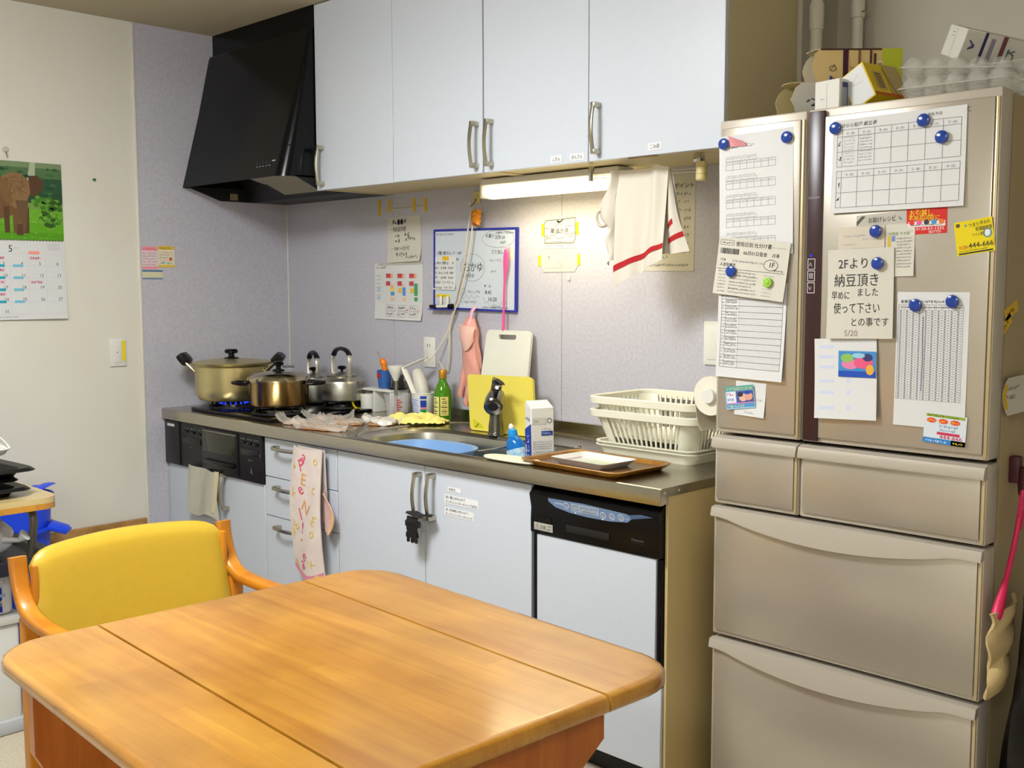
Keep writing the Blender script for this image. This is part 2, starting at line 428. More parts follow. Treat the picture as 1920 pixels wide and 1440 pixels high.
# ================================================================== range hood
hood = thing('range_hood', 'black slanted range hood above the gas stove', 'range hood', (0.378, -0.25, ZC))
def hood_ring(z, d, r):
    P = [(0.006, 0.0, z), (0.006, -d, z)]
    for k in range(9):
        a = PI / 2 * k / 8
        P.append((0.752 - r + r * math.sin(a), -d + r - r * math.cos(a), z))
    P.append((0.752, 0.0, z)); return P
MB().loft([hood_ring(CEIL, .362, .004), hood_ring(2.352, .362, .004), hood_ring(2.350, .374, .006), hood_ring(2.335, .382, .008), hood_ring(2.1, .437, .028), hood_ring(1.79, .521, .055), hood_ring(1.784, .522, .055)], cap1=False).build('canopy', m_black, hood)
mb = MB()
for x0, x1 in ((0.006, 0.014), (0.744, 0.752)):
    mb.prism([(-0.505 if x0 < .1 else -0.46, 1.790), (-0.345, ZC), (-0.002, ZC), (-0.002, 1.80)], x0, x1, 'x')
mb.box(0.014, 0.744, -0.19, -0.002, ZC, ZC + 0.012)
mb.box(0.014, 0.744, -0.478, -0.19, 1.90, 1.905)
mb.prism([(-0.19, ZC), (-0.19, ZC + .012), (-0.30, 1.90), (-0.306, 1.90)], 0.014, 0.744, 'x')
mb.build('inner_casing', m_blackm, hood)
mb = MB()
mb.prism([(-0.475, 1.835), (-0.47, 1.842), (-0.30, 1.80), (-0.305, 1.793)], 0.30, 0.738, 'x')
mb.prism([(-0.31, 1.80), (-0.305, 1.806), (-0.20, 1.762), (-0.205, 1.755)], 0.30, 0.738, 'x')
mb.build('filter_panel', mat('greasy_filter', (150, 143, 120), 0.45, metal=0.3), hood)
hp = Paper((0.56, -0.5145, 1.815), 0.14, 0.05, (Vector((1, 0, 0)), Vector((0, 0.2615, 0.9652)), Vector((0, -0.9652, 0.2615))))
for k in range(5): hp.rect(0.006 + k * 0.022, 0.012, 0.018 + k * 0.022, 0.016, (120, 120, 125)); hp.rect(0.006 + k * 0.022, 0.024, 0.016 + k * 0.022, 0.032, (52, 52, 56))
hp.rect(0.112, 0.03, 0.135, 0.034, (190, 190, 200))
hp.obj = hood; hp.done('control_marks', hood)
MB().box(0.014, 0.0155, -0.30, -0.262, 1.744, 1.772).build('sticker', flat((150, 138, 104)), hood)
# ================================================================== fridge
FX0, FX1, FYF, FYD, FYB, FT = 2.70, 3.390, -0.512, -0.432, 0.115, 1.778
fr = thing('refrigerator', 'tall champagne-silver six-door refrigerator covered in papers and magnets', 'refrigerator', ((FX0 + FX1) / 2, -0.2, 0))
MB().rbox(FX0 + 0.004, FX1 - 0.002, FYD, FYB, 0.03, FT - 0.004, 0.006).build('body', m_fside, fr)
MB().box(FX0 + 0.03, FX1 - 0.03, FYD - .05, FYB - .03, 0, 0.05).build('foot_plinth', m_blackm, fr)
MB().box(FX0 + 0.01, FX1 - 0.01, FYD - 0.012, FYD, 0.06, FT - 0.01).build('gasket', m_gap, fr)
def fdoor(name, x0, x1, z0, z1, edge=True):
    d = MB().rbox(x0, x1, FYF + 0.006, FYD - 0.012, z0, z1, 0.005).build(name, m_champ_l, fr)
    MB().rbox(x0 + 0.010, x1 - 0.012, FYF - 0.001, FYF + 0.012, z0 + 0.012, z1 - 0.020 if z1 > 1.5 else z1 - 0.004, 0.003).build('front_panel', m_champ, d)
    if edge: MB().rbox(x1 - 0.0105, x1 - 0.003, FYF + 0.001, FYF + 0.012, z0 + 0.004, z1 - 0.020 if z1 > 1.5 else z1 - 0.004, 0.002).build('edge_strip', m_gold_edge, d)
    return d
dl = fdoor('door', FX0, 2.9425, 0.992, FT)
dr = fdoor('door', 2.946, FX1, 0.992, FT)
MB().rbox(2.9535, 2.9935, FYF - 0.004, FYF + 0.004, 0.996, FT - 0.006, 0.002).build('control_strip', m_brown, dr)
fs = fdoor('drawer', FX0, 2.9425, 0.806, 0.983); fw_ = fdoor('drawer', 2.946, FX1, 0.806, 0.983)
f1 = fdoor('drawer', FX0, FX1, 0.459, 0.798); f2 = fdoor('drawer', FX0, FX1, 0.075, 0.449)
for d, x0, x1 in ((fs, FX0, 2.9425), (fw_, 2.946, FX1)):
    mb = MB(); mb.prism([(FYF - .012, .952), (FYF - .014, .958), (FYF - .008, .978), (FYF + .01, .984), (FYF + .01, .952)], x0 + .001, x1 - .001, 'x')
    mb.build('handle_lip', m_champ_l, d)
for d, zt in ((f1, 0.799), (f2, 0.450)):
    # lip whose lower edge bows down in the middle
    N = 28; mb = MB(); rings = []
    for k in range(N + 1):
        s = k / N; x = FX0 + 0.001 + (FX1 - FX0 - 0.002) * s
        q = min(max((s - 0.06) / 0.84, 0), 1); sag = 0.034 * math.sin(PI * q) ** 0.8 if 0 < q < 1 else 0
        zb = zt - 0.027 - sag; o = 0.012 + 0.006 * (sag / 0.034)
        rings.append([(x, FYF + 0.008, zt), (x, FYF - o * 0.6, zt - 0.003), (x, FYF - o, zb + 0.006), (x, FYF - o, zb + 0.001), (x, FYF + 0.006, zb + 0.004)])
    mb.loft(rings); mb.build('handle_lip', m_champ_l, d)
# control marks on the dark strip
cs = Paper((2.9535, FYF - 0.004, 0.996), 0.04, 0.77, 'B'); cs.t = 0.0002
for zc_, ch in ((1.417, '∧'), (1.389, '音'), (1.361, '∨')):
    b = zc_ - 0.996; cs.path([(0.006, b - .012), (0.024, b - .012), (0.024, b + .012), (0.006, b + .012), (0.006, b - .012)], 0.0016, (215, 205, 205))
    cs.text(ch, 0.0075, b - 0.005, 0.0145, (215, 205, 205))
cs.disc(0.0145, 1.437 - .996, .0035, .0035, (40, 40, 230))
cs.text('ECONAVI', 0.004, 1.570 - .996, 0.0065, (190, 180, 180)); cs.ring(0.0125, 1.561 - .996, 0.005, 0.003, 0.001, (110, 90, 90))
cs.obj = dr; cs.done('control_marks', dr)
bp = Paper((3.243, FYF - 0.001, 1.732), 0.12, 0.02, 'B'); bp.t = 0.0002; bp.text('Panasonic', 0, 0, 0.022, (120, 115, 105)); bp.obj = dr; bp.done('brand_lettering', dr)
# ================================================================== base units
YF = -0.625
KZ, TZ = 0.082, 0.803
def body(mb, x0, x1, z1=TZ):
    e = 0.016
    mb.box(x0, x0 + e, -0.604, -0.005, KZ, z1); mb.box(x1 - e, x1, -0.604, -0.005, KZ, z1)
    mb.box(x0 + e, x1 - e, -0.604, -0.005, KZ, KZ + e); mb.box(x0 + e, x1 - e, -0.02, -0.005, KZ + e, z1)
    mb.box(x0 + 0.001, x1 - 0.001, -0.56, -0.54, 0, KZ, 1)
    return mb
def front(name, t, x0, x1, z0, z1):
    return MB().rbox(x0 + 0.0015, x1 - 0.0015, YF, YF + 0.0195, z0, z1, 0.0012, 1).build(name, m_white, t)
sc_ = thing('stove_cabinet', 'pale grey two-door base cabinet under the gas stove', 'cabinet', (0.38, -0.3, 0))
body(MB(), 0.006, 0.757, 0.60).build('body', [m_cream, m_dark], sc_)
d = front('door', sc_, 0.008, 0.452, KZ, 0.612); d = front('door', sc_, 0.452, 0.757, KZ, 0.612); inst(HANDLE, 'handle', d, (0.488, YF, 0.552))
du = thing('drawer_cabinet', 'pale grey three-drawer base unit beside the gas stove', 'cabinet', (0.99, -0.3, 0))
body(MB(), 0.760, 1.218).build('body', [m_cream, m_dark], du)
for z0, z1, hz in ((0.651, 0.797, 0.767), (0.501, 0.648, 0.617), (KZ, 0.498, 0.466)):
    d = front('drawer', du, 0.760, 1.220, z0, z1); inst(HANDLE, 'handle', d, (0.925, YF, hz), (0, PI / 2, 0))
su = thing('sink_cabinet', 'pale grey two-door base cabinet under the sink', 'cabinet', (1.69, -0.3, 0))
body(MB(), 1.222, 2.158, 0.64).build('body', [m_cream, m_dark], su)
mb = MB(); mb.box(1.238, 2.142, -0.604, -0.588, 0.74, TZ); mb.build('rail', m_cream, su)
d = front('door', su, 1.222, 1.687, KZ, 0.797); inst(HANDLE, 'handle', d, (1.669, YF, 0.700))
sd2 = front('door', su, 1.687, 2.158, KZ, 0.797); inst(HANDLE, 'handle', sd2, (1.735, YF, 0.704))
# dishwasher
dw = thing('dishwasher', 'built-in dishwasher with black control panel and white door', 'dishwasher', (2.39, -0.3, 0))
mb = MB(); mb.box(2.162, 2.621, -0.585, -0.01, KZ, 0.80); mb.box(2.164, 2.619, -0.56, -0.54, 0, KZ); mb.build('body', m_blackm, dw)
mb = MB(); mb.prism([(-0.585, .800), (-0.618, .797), (-0.640, .775), (-0.632, .735), (-0.634, .70), (-0.634, .664), (-0.585, .660)], 2.163, 2.621, 'x'); cp = mb.build('control_panel', m_black, dw, smooth=25)
MB().rbox(2.166, 2.181, -0.625, -0.586, 0.338, 0.660, .003).build('side_frame', m_black, dw); MB().rbox(2.606, 2.621, -0.625, -0.586, 0.315, 0.660, .006).build('side_frame', m_black, dw)
MB().rbox(2.1815, 2.6055, -0.628, -0.588, 0.337, 0.6585, 0.0015, 1).build('door', m_white, dw)
MB().rbox(2.166, 2.621, -0.622, -0.586, KZ, 0.313, 0.0015, 1).build('lower_panel', m_white, dw)
MB().rbox(2.30, 2.455, -0.6365, -0.6335, 0.684, 0.704, 0.001).build('handle_recess', m_gap, dw)
mb = MB()
for k in range(10): mb.box(2.184 + k * .006, 2.187 + k * .006, -0.636, -0.634, .699, .711)
mb.build('vent', m_gap, dw)
# blue-grey control band following the sloped panel face (y -0.640 -> -0.632, z .775 -> .735)
s_ = Vector((0, -0.008, 0.040)).normalized(); nn = Vector((0, -s_.z, s_.y)); nn = nn if nn.y < 0 else -nn
cb = Paper((2.215, -0.6325, .735), 0.40, 0.05, (Vector((1, 0, 0)), s_, nn)); cb.t = 0.0006
ol = [(0.022, .037), (0.02, .028), (0.045, .013), (0.10, .004), (0.16, .001), (0.24, .002), (0.302, .009), (0.316, .02), (0.31, .030), (0.30, .033), (0.15, .039)]
cb.poly(ol, (112, 136, 172), 0)
cb.poly([(0.31, .031), (0.316, .02), (0.39, .036), (0.35, .0385)], (80, 98, 128), 0)
cb.rect(0.105, .011, 0.205, .034, (160, 172, 190), 1)
for q in ((0.088, .024), (0.219, .016), (0.250, .017), (0.281, .019)):
    cb.disc(*q, .0095, .0095, (205, 212, 220), 1, 18); cb.disc(*q, .0075, .0075, (120, 130, 150), 2, 18); cb.text('△' if q[0] > .24 else '入', q[0] - .005, q[1] - .004, .010, (230, 232, 238), 3)
cb.text('NP-P45R', 0.045, .023, .0085, (225, 230, 240), 2)
cb.scrib(0.110, .024, .026, .006, (70, 78, 92)); cb.scrib(0.140, .022, .028, .008, (70, 78, 92)); cb.scrib(0.173, .023, .028, .007, (70, 78, 92)); cb.scrib(0.110, .014, .024, .006, (70, 78, 92)); cb.scrib(0.145, .013, .05, .006, (70, 78, 92))
cb.poly([(.115, .008), (.122, .0105), (.122, .0055)], (240, 240, 240), 2); cb.scrib(.125, .006, .018, .004, (190, 200, 215)); cb.poly([(.222, .004), (.214, .0065), (.214, .0015)], (240, 240, 240), 2); cb.scrib(.292, .016, .016, .006, (190, 200, 215))
cb.obj = cp; cb.done('control_band', cp)
dwl = Paper((2.177, -0.6345, .672), 0.072, 0.024, 'B'); dwl.rect(0, 0, .072, .022, (176, 172, 160), 0); dwl.text('⚠', .003, .004, .016, (30, 30, 30), 1); dwl.text('注意', .022, .005, .012, (30, 30, 30), 1); dwl.scrib(.048, .012, .022, .006, (60, 60, 60)); dwl.scrib(.048, .003, .022, .006, (60, 60, 60))
dwl.obj = cp; dwl.done('warning_label', cp)
dwb = Paper((2.53, -0.6345, .692), 0.06, 0.02, 'B'); dwb.text('Panasonic', 0, 0.006, 0.0105, (95, 92, 95), 1); dwb.scrib(0, 0, .05, .003, (60, 58, 60)); dwb.obj = cp; dwb.done('brand_lettering', cp)
ep = MB(); ep.rbox(2.6225, 2.6315, -0.612, -0.002, 0, 0.8255, 0.001, 1)
solo(ep, 'end_panel', m_tan, 'tan end panel closing the counter beside the refrigerator', 'panel')
# ================================================================== worktop with sink
wt = thing('worktop', 'long stainless steel worktop with built-in sink', 'worktop', (1.317, -0.33, 0.805))
def hole(a, c, hx, hy, r):
    # distance from centre to rounded rectangle in direction a
    dx, dy = math.cos(a), math.sin(a); lo, hi = 0, 3
    def inside(t):
        x, y = abs(dx * t), abs(dy * t)
        if x > hx or y > hy: return False
        if x > hx - r and y > hy - r: return (x - hx + r) ** 2 + (y - hy + r) ** 2 <= r * r
        return True
    for _ in range(40):
        mid = (lo + hi) / 2
        if inside(mid): lo = mid
        else: hi = mid
    return (c[0] + dx * lo, c[1] + dy * lo)
SKC = (1.675, -0.434); SHX, SHY, SR = 0.40, 0.184, 0.13
DKC = (1.66, -0.344); DHX, DHY, DR = 0.455, 0.292, 0.20
X0, X1, Y0, Y1 = 0.006, 2.634, -0.650, -0.002
angs = sorted([2 * PI * k / 96 for k in range(96)] + [math.atan2(y - SKC[1], x - SKC[0]) % (2 * PI) for x in (X0, X1) for y in (Y0 + .006, Y1)])
def rect_pt(a):
    dx, dy = math.cos(a), math.sin(a); t = 9
    if dx > 1e-9: t = min(t, (X1 - SKC[0]) / dx)
    if dx < -1e-9: t = min(t, (X0 - SKC[0]) / dx)
    if dy > 1e-9: t = min(t, (Y1 - SKC[1]) / dy)
    if dy < -1e-9: t = min(t, (Y0 + .006 - SKC[1]) / dy)
    return (SKC[0] + dx * t, SKC[1] + dy * t)
ring = lambda d, z: [hole(a, SKC, SHX + d, SHY + d, SR + d) + (z,) for a in angs]
def deck(d, z):
    # the wider embossed deck around the bowl, met along rays from the bowl's centre
    out = []
    for a in angs:
        dx, dy = math.cos(a), math.sin(a); lo, hi = 0.0, 3.0
        for _ in range(40):
            t = (lo + hi) / 2; x, y = abs(SKC[0] + dx * t - DKC[0]), abs(SKC[1] + dy * t - DKC[1]); hx, hy, r = DHX + d, DHY + d, DR + d
            ok = x <= hx and y <= hy and not (x > hx - r and y > hy - r and (x - hx + r) ** 2 + (y - hy + r) ** 2 > r * r)
            if ok: lo = t
            else: hi = t
        out.append((SKC[0] + dx * lo, SKC[1] + dy * lo, z))
    return out
mb = MB()
mb.loft([[rect_pt(a) + (0.85,) for a in angs], deck(0, 0.85), deck(-.004, 0.853), deck(-.009, .8535), deck(-.014, .848), deck(-.022, .847), ring(0.012, 0.847), ring(0.004, 0.846), ring(0.0, 0.842)], cap0=False, cap1=False)
# front apron with rounded top edge, right end edge, underside lip
mb.prism([(Y0 + .006, .85), (Y0 + .002, .8485), (Y0, .844), (Y0, .806), (Y0 + .016, .806), (Y0 + .016, .81), (Y0 + .004, .81), (Y0 + .004, .842), (Y0 + .008, .847)], X0, X1, 'x')
mb.box(X1 - .002, X1, Y0 + .006, Y1, .826, .8499)
mb.prism([(Y0 + .002, .8485), (Y0 + .002, .808), (Y0 + .03, .808), (Y0 + .03, .8485)], X1 - .0015, X1 + .0005, 'x')
mb.box(X0, X1, -0.022, -0.012, .8495, .886); mb.box(X0, X1, -0.022, -0.0035, .886, .8875)
top = mb.build('top_sheet', m_steel, wt, smooth=30)
mb = MB(); rings = [ring(0.0, .842), ring(-.008, .835), ring(-.016, .79), ring(-.024, .70), ring(-.034, .675), ring(-.055, .665)]
mb.loft(rings, cap0=False, cap1=True); mb.build('sink_basin', m_steelin, wt, smooth=35)
mb = MB(); mb.lathe([(0.0, .668), (.05, .668), (.055, .666)], (1.80, -0.42, 0), 24); mb.build('drain', m_chrome, wt)
for y in (-.632, -.57): MB().lathe([(0, .0032), (.003, .003), (.005, 0)], (X1 + .0005, y, .838), 10, axis='x').build('end_screw', m_chrome, wt)
# ================================================================== gas stove
m_gold = mat('gold_aluminium', (208, 196, 146), 0.34, metal=0.9, noise=0.3, nscale=9, col2=(176, 150, 84))
m_stained = mat('stained_steel', (198, 172, 118), 0.20, metal=1.0, noise=0.95, nscale=16, col2=(112, 62, 14), stretch=(1, 1, 0.3))
m_alu = mat('kettle_aluminium', (186, 186, 176), 0.32, metal=0.9, noise=0.3, nscale=7, col2=(150, 140, 100))
m_plw = mat('white_plastic', (225, 224, 216), 0.4)
m_cast = mat('cast_iron', (14, 14, 14), 0.6)
st = thing('gas_stove', 'black built-in three-burner gas stove with fish grill front', 'stove', (0.46, -0.36, 0.80))
gt = MB().rbox(0.165, 0.770, -0.602, -0.115, 0.8505, 0.8635, 0.005).build('top_plate', m_black, st)
BURN = [(0.27, -0.46, 0.075), (0.60, -0.45, 0.085), (0.62, -0.158, 0.06)]
for (x, y, r) in BURN:
    mb = MB(); mb.lathe([(r * .62, .863), (r * .62, .874), (r * .5, .880), (r * .2, .882), (0, .882)], (x, y, 0), 24); mb.build('burner', m_steelin, st)
    mb = MB(); mb.lathe([(r + .028, .8635), (r + .026, .869), (r + .018, .869), (r + .016, .8635)], (x, y, 0), 28, cap=False)
    for k in range(6):
        a = k * PI / 3 + .3; c, s = math.cos(a), math.sin(a)
        mb.tube([(x + c * (r + .022), y + s * (r + .022), .866), (x + c * (r + .012), y + s * (r + .012), .891), (x + c * r * .45, y + s * r * .45, .891)], 0.004, 6)
    mb.build('trivet', m_cast, st)
mb = MB()
for k in range(16):
    a = k * PI / 8; x, y, r = BURN[0]
    mb.lathe([(0.004, 0), (0.0045, .004), (0, .014)], (x + math.cos(a) * r * .75, y + math.sin(a) * r * .75, .876), 6)
fl = mb.build('flame', mat('blue_flame', (40, 70, 255), 0.5, emit=0.9), st); fl['kind'] = 'stuff'
gf = MB().rbox(0.007, 0.757, -0.636, -0.605, 0.6145, 0.8025, 0.003).build('front_panel', m_blackm, st)
MB().rbox(0.009, 0.131, -0.641, -0.634, 0.617, 0.80, 0.004).build('battery_cover', m_blackp, st)
MB().box(0.036, 0.094, -0.6425, -0.6405, 0.777, 0.788).build('battery_label', flat((215, 215, 215)), st)
gd = MB().rbox(0.322, 0.592, -0.644, -0.634, 0.622, 0.795, 0.004).build('grill_door', m_blackp, st)
MB().rbox(0.337, 0.585, -0.6465, -0.643, 0.703, 0.782, 0.002).build('window', mat('grill_glass', (44, 42, 30), 0.08), gd)
MB().rbox(0.337, 0.588, -0.6475, -0.644, 0.7835, 0.788, 0.001).build('trim', mat('dull_trim', (150, 146, 128), 0.4, metal=.5), gd)
MB().rbox(0.345, 0.58, -0.655, -0.643, 0.655, 0.672, 0.005).build('handle', m_black, gd)
for (x0, zz) in ((0.165, .772), (0.220, .770), (0.275, .768), (0.612, .772), (0.655, .770), (0.70, .768)):
    MB().rbox(x0, x0 + 0.036, -0.642, -0.634, zz - .010, zz, .003).build('push_button', m_black, st)
for x0, x1 in ((.160, .305), (.605, .735)):
    MB().rbox(x0, x1, -0.640, -0.634, 0.715, 0.742, .003).build('control_drawer', m_blackp, st)
sp = Paper((0, -0.636, 0.6145), 0.757, 0.188, 'B')
for x in (.165, .19, .225, .25, .285, .612, .63, .66, .68, .705, .725): sp.rect(x, .163, x + .006, .167, (150, 150, 150)); sp.rect(x + .008, .160, x + .013, .163, (100, 100, 100))
sp.scrib(.165, .088, .03, .009, (96, 98, 96)); sp.scrib(.215, .082, .018, .012, (120, 120, 120)); sp.scrib(.66, .080, .03, .008, (130, 130, 130)); sp.text('2', .74, .105, .014, (170, 170, 170)); sp.scrib(.672, .025, .018, .036, (92, 90, 88))
sp.obj = gf; sp.done('panel_marks', gf)
DIRV = Vector((0.711, 0.703, 0))       # handles of the pots point along this line
def polar(c, d, r, z): return (c[0] + d.x * r, c[1] + d.y * r, z)
# big gold pot
c = (0.265, -0.463); t = thing('stock_pot', 'large gold two-handled pot with flat lid on the left burner', 'pot', (c[0], c[1], .891))
MB().lathe([(0, .892), (.115, .892), (.135, .897), (.146, .915), (.149, .94), (.150, 1.034), (.156, 1.040), (.166, 1.042), (.167, 1.045), (.156, 1.046), (.147, 1.041), (.146, .94), (.13, .905), (0, .900)], c + (0,), 48).build('body', m_gold, t)
ld = MB().lathe([(.164, 1.0465), (.165, 1.050), (.157, 1.0525), (.15, 1.054), (.06, 1.064), (0, 1.066)], c + (0,), 48).build('lid', m_gold, t)
MB().lathe([(.034, 1.062), (.030, 1.069), (.013, 1.073), (.012, 1.084), (.026, 1.088), (.028, 1.098), (.022, 1.104), (0, 1.105)], c + (0,), 20).build('knob', m_black, ld)
for s in (-1, 1):
    D = DIRV * s; Q = Vector((-D.y, D.x, 0))
    mb = MB(); a = Vector(polar(c, D, .146, 1.012)); b = Vector(polar(c, D, .186, 1.05)); e = Vector(polar(c, D, .212, 1.082))
    mb.tube([a - Q * .03, b - Q * .028], .005, 8, mi=1); mb.tube([a + Q * .03, b + Q * .028], .005, 8, mi=1)
    bb = b + Vector((0, 0, -.006)) - D * .006; U_ = (e - bb).normalized().cross(Q).normalized()
    mb.tube([bb, bb + (e - bb) * .15, bb + (e - bb) * .6, e - (e - bb) * .06, e], [.016, .022, .021, .018, .012], 12, ry=[.030, .036, .044, .046, .040], sq=.6, up=tuple(U_))
    mb.build('handle', [m_blackp, m_gold], t)
# small stained pot
c = (0.600, -0.452); t = thing('saucepan', 'small brown-stained steel pot with domed lid on the front burner', 'pot', (c[0], c[1], .891))
MB().lathe([(0, .892), (.105, .892), (.114, .896), (.117, .905), (.118, .985), (.122, .990), (.122, .993), (.115, .991), (.113, .91), (0, .90)], c + (0,), 48).build('body', m_stained, t)
ld = MB().lathe([(.123, .992), (.125, .997), (.122, 1.003), (.112, 1.015), (.09, 1.024), (.05, 1.029), (0, 1.031)], c + (0,), 48).build('lid', mat('lid_steel', (190, 182, 160), 0.14, metal=1.0), t)
MB().lathe([(.026, 1.028), (.022, 1.036), (.010, 1.039), (.010, 1.049), (.020, 1.053), (.021, 1.062), (.015, 1.068), (0, 1.069)], c + (0,), 20).build('knob', m_black, ld)
MB().tube([(c[0] + .012, c[1] + .012, 1.047), (c[0] + .045, c[1] + .045, 1.047)], .004, 8).build('lid_lever', m_blackp, ld)
for s in (-1, 1):
    D = DIRV * s; Q = Vector((-D.y, D.x, 0)); mb = MB()
    P = [Vector(polar(c, D, .118, .981)) - Q * .036, Vector(polar(c, D, .150, .981)) - Q * .034, Vector(polar(c, D, .176, .983)) - Q * .018, Vector(polar(c, D, .182, .984)), Vector(polar(c, D, .176, .983)) + Q * .018, Vector(polar(c, D, .150, .981)) + Q * .034, Vector(polar(c, D, .118, .981)) + Q * .036]
    mb.tube(catmull(P, 5), .007, 10, ry=.008); mb.build('handle', m_black, t)
# kettles
def kettle(c, r, h, z0, label, ang, H):
    t = thing('kettle', label, 'kettle', (c[0], c[1], z0))
    k = r / .104
    MB().lathe([(0, z0), (r * .9, z0), (r * .98, z0 + .006), (r, z0 + .018), (r * .99, z0 + h * .76), (r * .95, z0 + h * .87), (r * .72, z0 + h), (r * .62, z0 + h + .004), (0, z0 + h + .004)], c + (0,), 44).build('body', m_alu, t)
    zt = z0 + h
    ld = MB().lathe([(r * .62, zt + .003), (r * .63, zt + .009), (r * .45, zt + .016), (r * .2, zt + .022), (0, zt + .023)], c + (0,), 36).build('lid', m_alu, t)
    MB().lathe([(.006, zt + .02), (.005, zt + .030), (.016, zt + .034), (.020, zt + .040), (.014, zt + .047), (0, zt + .049)], c + (0,), 18).build('knob', m_black, ld)
    D = Vector((math.cos(ang), math.sin(ang), 0)); P = []
    a0 = Vector((c[0], c[1], zt)) + D * r * .70; a1 = Vector((c[0], c[1], zt)) - D * r * .70
    arch = [a0 + Vector((0, 0, -.008)), a0 + D * .010 + Vector((0, 0, H * .45)), a0 + D * .006 + Vector((0, 0, H * .75)), a0 - D * .02 + Vector((0, 0, H * .98)), (a0 + a1) / 2 + Vector((0, 0, H * 1.06)), a1 + D * .02 + Vector((0, 0, H * .98)), a1 - D * .006 + Vector((0, 0, H * .75)), a1 - D * .010 + Vector((0, 0, H * .45)), a1 + Vector((0, 0, -.008))]
    P = catmull(arch, 6); n = len(P); Q = Vector((-D.y, D.x, 0))
    i0, i1 = int(n * .30), int(n * .72)
    MB().tube(P[:i0 + 1], .0022, 8, ry=.009, up=tuple(D)).build('strap', mat('strap_metal', (205, 202, 190), .35, metal=.7), t)
    MB().tube(P[i1:], .0022, 8, ry=.009, up=tuple(D)).build('strap', mat('strap_metal', (205, 202, 190)), t)
    MB().tube(P[i0:i1 + 1], .0085, 10, ry=.012).build('grip', m_blackp, t)
    s0 = Vector((c[0], c[1], z0)) - D * r * .9
    MB().tube(catmull([s0 + Vector((0, 0, .03)), s0 - D * .03 + Vector((0, 0, .055)), s0 - D * .055 + Vector((0, 0, .09))], 5), [.022, .021, .02, .019, .018, .017, .016, .015, .014, .013, .012][:11], 12).build('spout', m_alu, t)
    MB().lathe([(0, 0), (.004, 0), (.004, .003), (0, .004)], tuple(a0 + D * .003 + Vector((0, 0, .004))), 8).build('rivet', m_chrome, t)
    return t
kettle((0.622, -0.158), .104, .096, .892, 'silver kettle with black grip standing on the rear burner', math.radians(-11), .112)
kettle((0.392, -0.140), .088, .105, .8645, 'smaller silver kettle half hidden behind the brown-stained pot', math.radians(-20), .105)
# ================================================================== clutter by the wall
rk = thing('white_stand', 'low white stand beside the kettle, carrying the blue cup', 'stand', (.80, -.07, .85))
mb = MB(); mb.rbox(.700, .900, -.125, -.028, .938, .947, .003); mb.build('top', m_plw, rk)
for x in (.702, .782): MB().rbox(x, x + .008, -.122, -.030, .8505, .938, .002).build('side', m_plw, rk)
MB().rbox(.890, .898, -.122, -.030, .8505, .938, .002).build('side', m_plw, rk)
t = thing('mug', 'white mug with a yellow handle under the white stand', 'mug', (.738, -.118, .85))
MB().lathe([(0, .851), (.028, .851), (.031, .86), (.032, .925), (.029, .925), (.027, .86), (0, .856)], (.738, -.112, 0), 24).build('body', m_plw, t)
MB().tube(catmull([(.722, -.139, .915), (.706, -.160, .915), (.702, -.165, .885), (.712, -.152, .862), (.722, -.139, .862)], 5), .005, 8, ry=.008).build('handle', mat('yellow_plastic', (226, 196, 20), .4), t)
t = thing('utensil_cup', 'blue and red plastic cup on the white stand', 'cup', (.80, -.075, .9472))
MB().lathe([(0, .9475), (.021, .9475), (.0245, .9495), (.031, 1.022), (.029, 1.022), (.023, .953), (0, .951)], (.80, -.075, 0), 24).build('cup_wall', mat('blue_cup', (66, 116, 196), .2, trans=.35), t)
MB().lathe([(.0301, .992), (.0313, 1.010)], (.80, -.075, 0), 24, a0=-2.6, a1=-1.3, cap=False).build('red_patch', mat('red_patch', (200, 40, 20), .4), t)
t = thing('peeler', 'orange-handled utensil standing in the blue cup', 'peeler', (.797, -.073, .953))
MB().tube(catmull([(.806, -.070, .955), (.803, -.072, 1.0), (.797, -.075, 1.045), (.787, -.079, 1.068)], 6), [.006] * 6 + [.011] * 6 + [.014, .014, .014, .013, .012, .010, .006], 10).build('handle', mat('orange_plastic', (240, 130, 20), .25), t)
MB().tube(catmull([(.785, -.080, 1.068), (.775, -.084, 1.085), (.768, -.086, 1.09), (.772, -.084, 1.098), (.780, -.082, 1.088)], 5), .0018, 6).build('blade', m_chrome, t)
t = thing('pepper_mill', 'dark grey grinder behind the blender attachment', 'grinder', (.872, -.062, .9472))
MB().lathe([(0, .9475), (.026, .9475), (.027, .965), (.024, .975), (.024, 1.0), (.018, 1.008), (0, 1.01)], (.872, -.062, 0), 24).build('body', mat('dark_grey', (62, 60, 60), .35, metal=.3), t)
MB().lathe([(.0275, .9478), (.040, .9478), (.042, .951), (.0275, .953)], (.872, -.062, 0), 24, cap=False).build('collar', m_blackp, t)
m_clear = mat('clear_plastic', (230, 230, 230), 0.06, alpha=0.22)
t = thing('measuring_cup', 'clear measuring cup with red scale marks', 'measuring cup', (.965, -.145, .85))
MB().lathe([(0, .8505), (.040, .8505), (.042, .853), (.054, .938), (.0555, .9395), (.0525, .9385), (.040, .8545), (0, .8535)], (.965, -.145, 0), 32).build('cup_wall', m_clear, t)
mb = MB()
for k in range(7):
    for a in (-2.35, -.75): mb.lathe([(.0440 + .00134 * k, .862 + k * .0095), (.0444 + .00134 * k, .8655 + k * .0095)], (.965, -.145, 0), 4, a0=a, a1=a + (.5 if k % 2 else .3), cap=False)
o = mb.build('scale_marks', mat('red_ink', (190, 40, 40), .5), t)
t = thing('blender_attachment', 'upturned steel blender wand with white bell standing in the measuring cup', 'blender wand', (.960, -.14, .856))
MB().lathe([(0, .8545), (.011, .8545), (.010, .88), (.0075, .90), (.0075, .992), (.009, .995)], (.957, -.143, 0), 16).build('shaft', m_chrome, t)
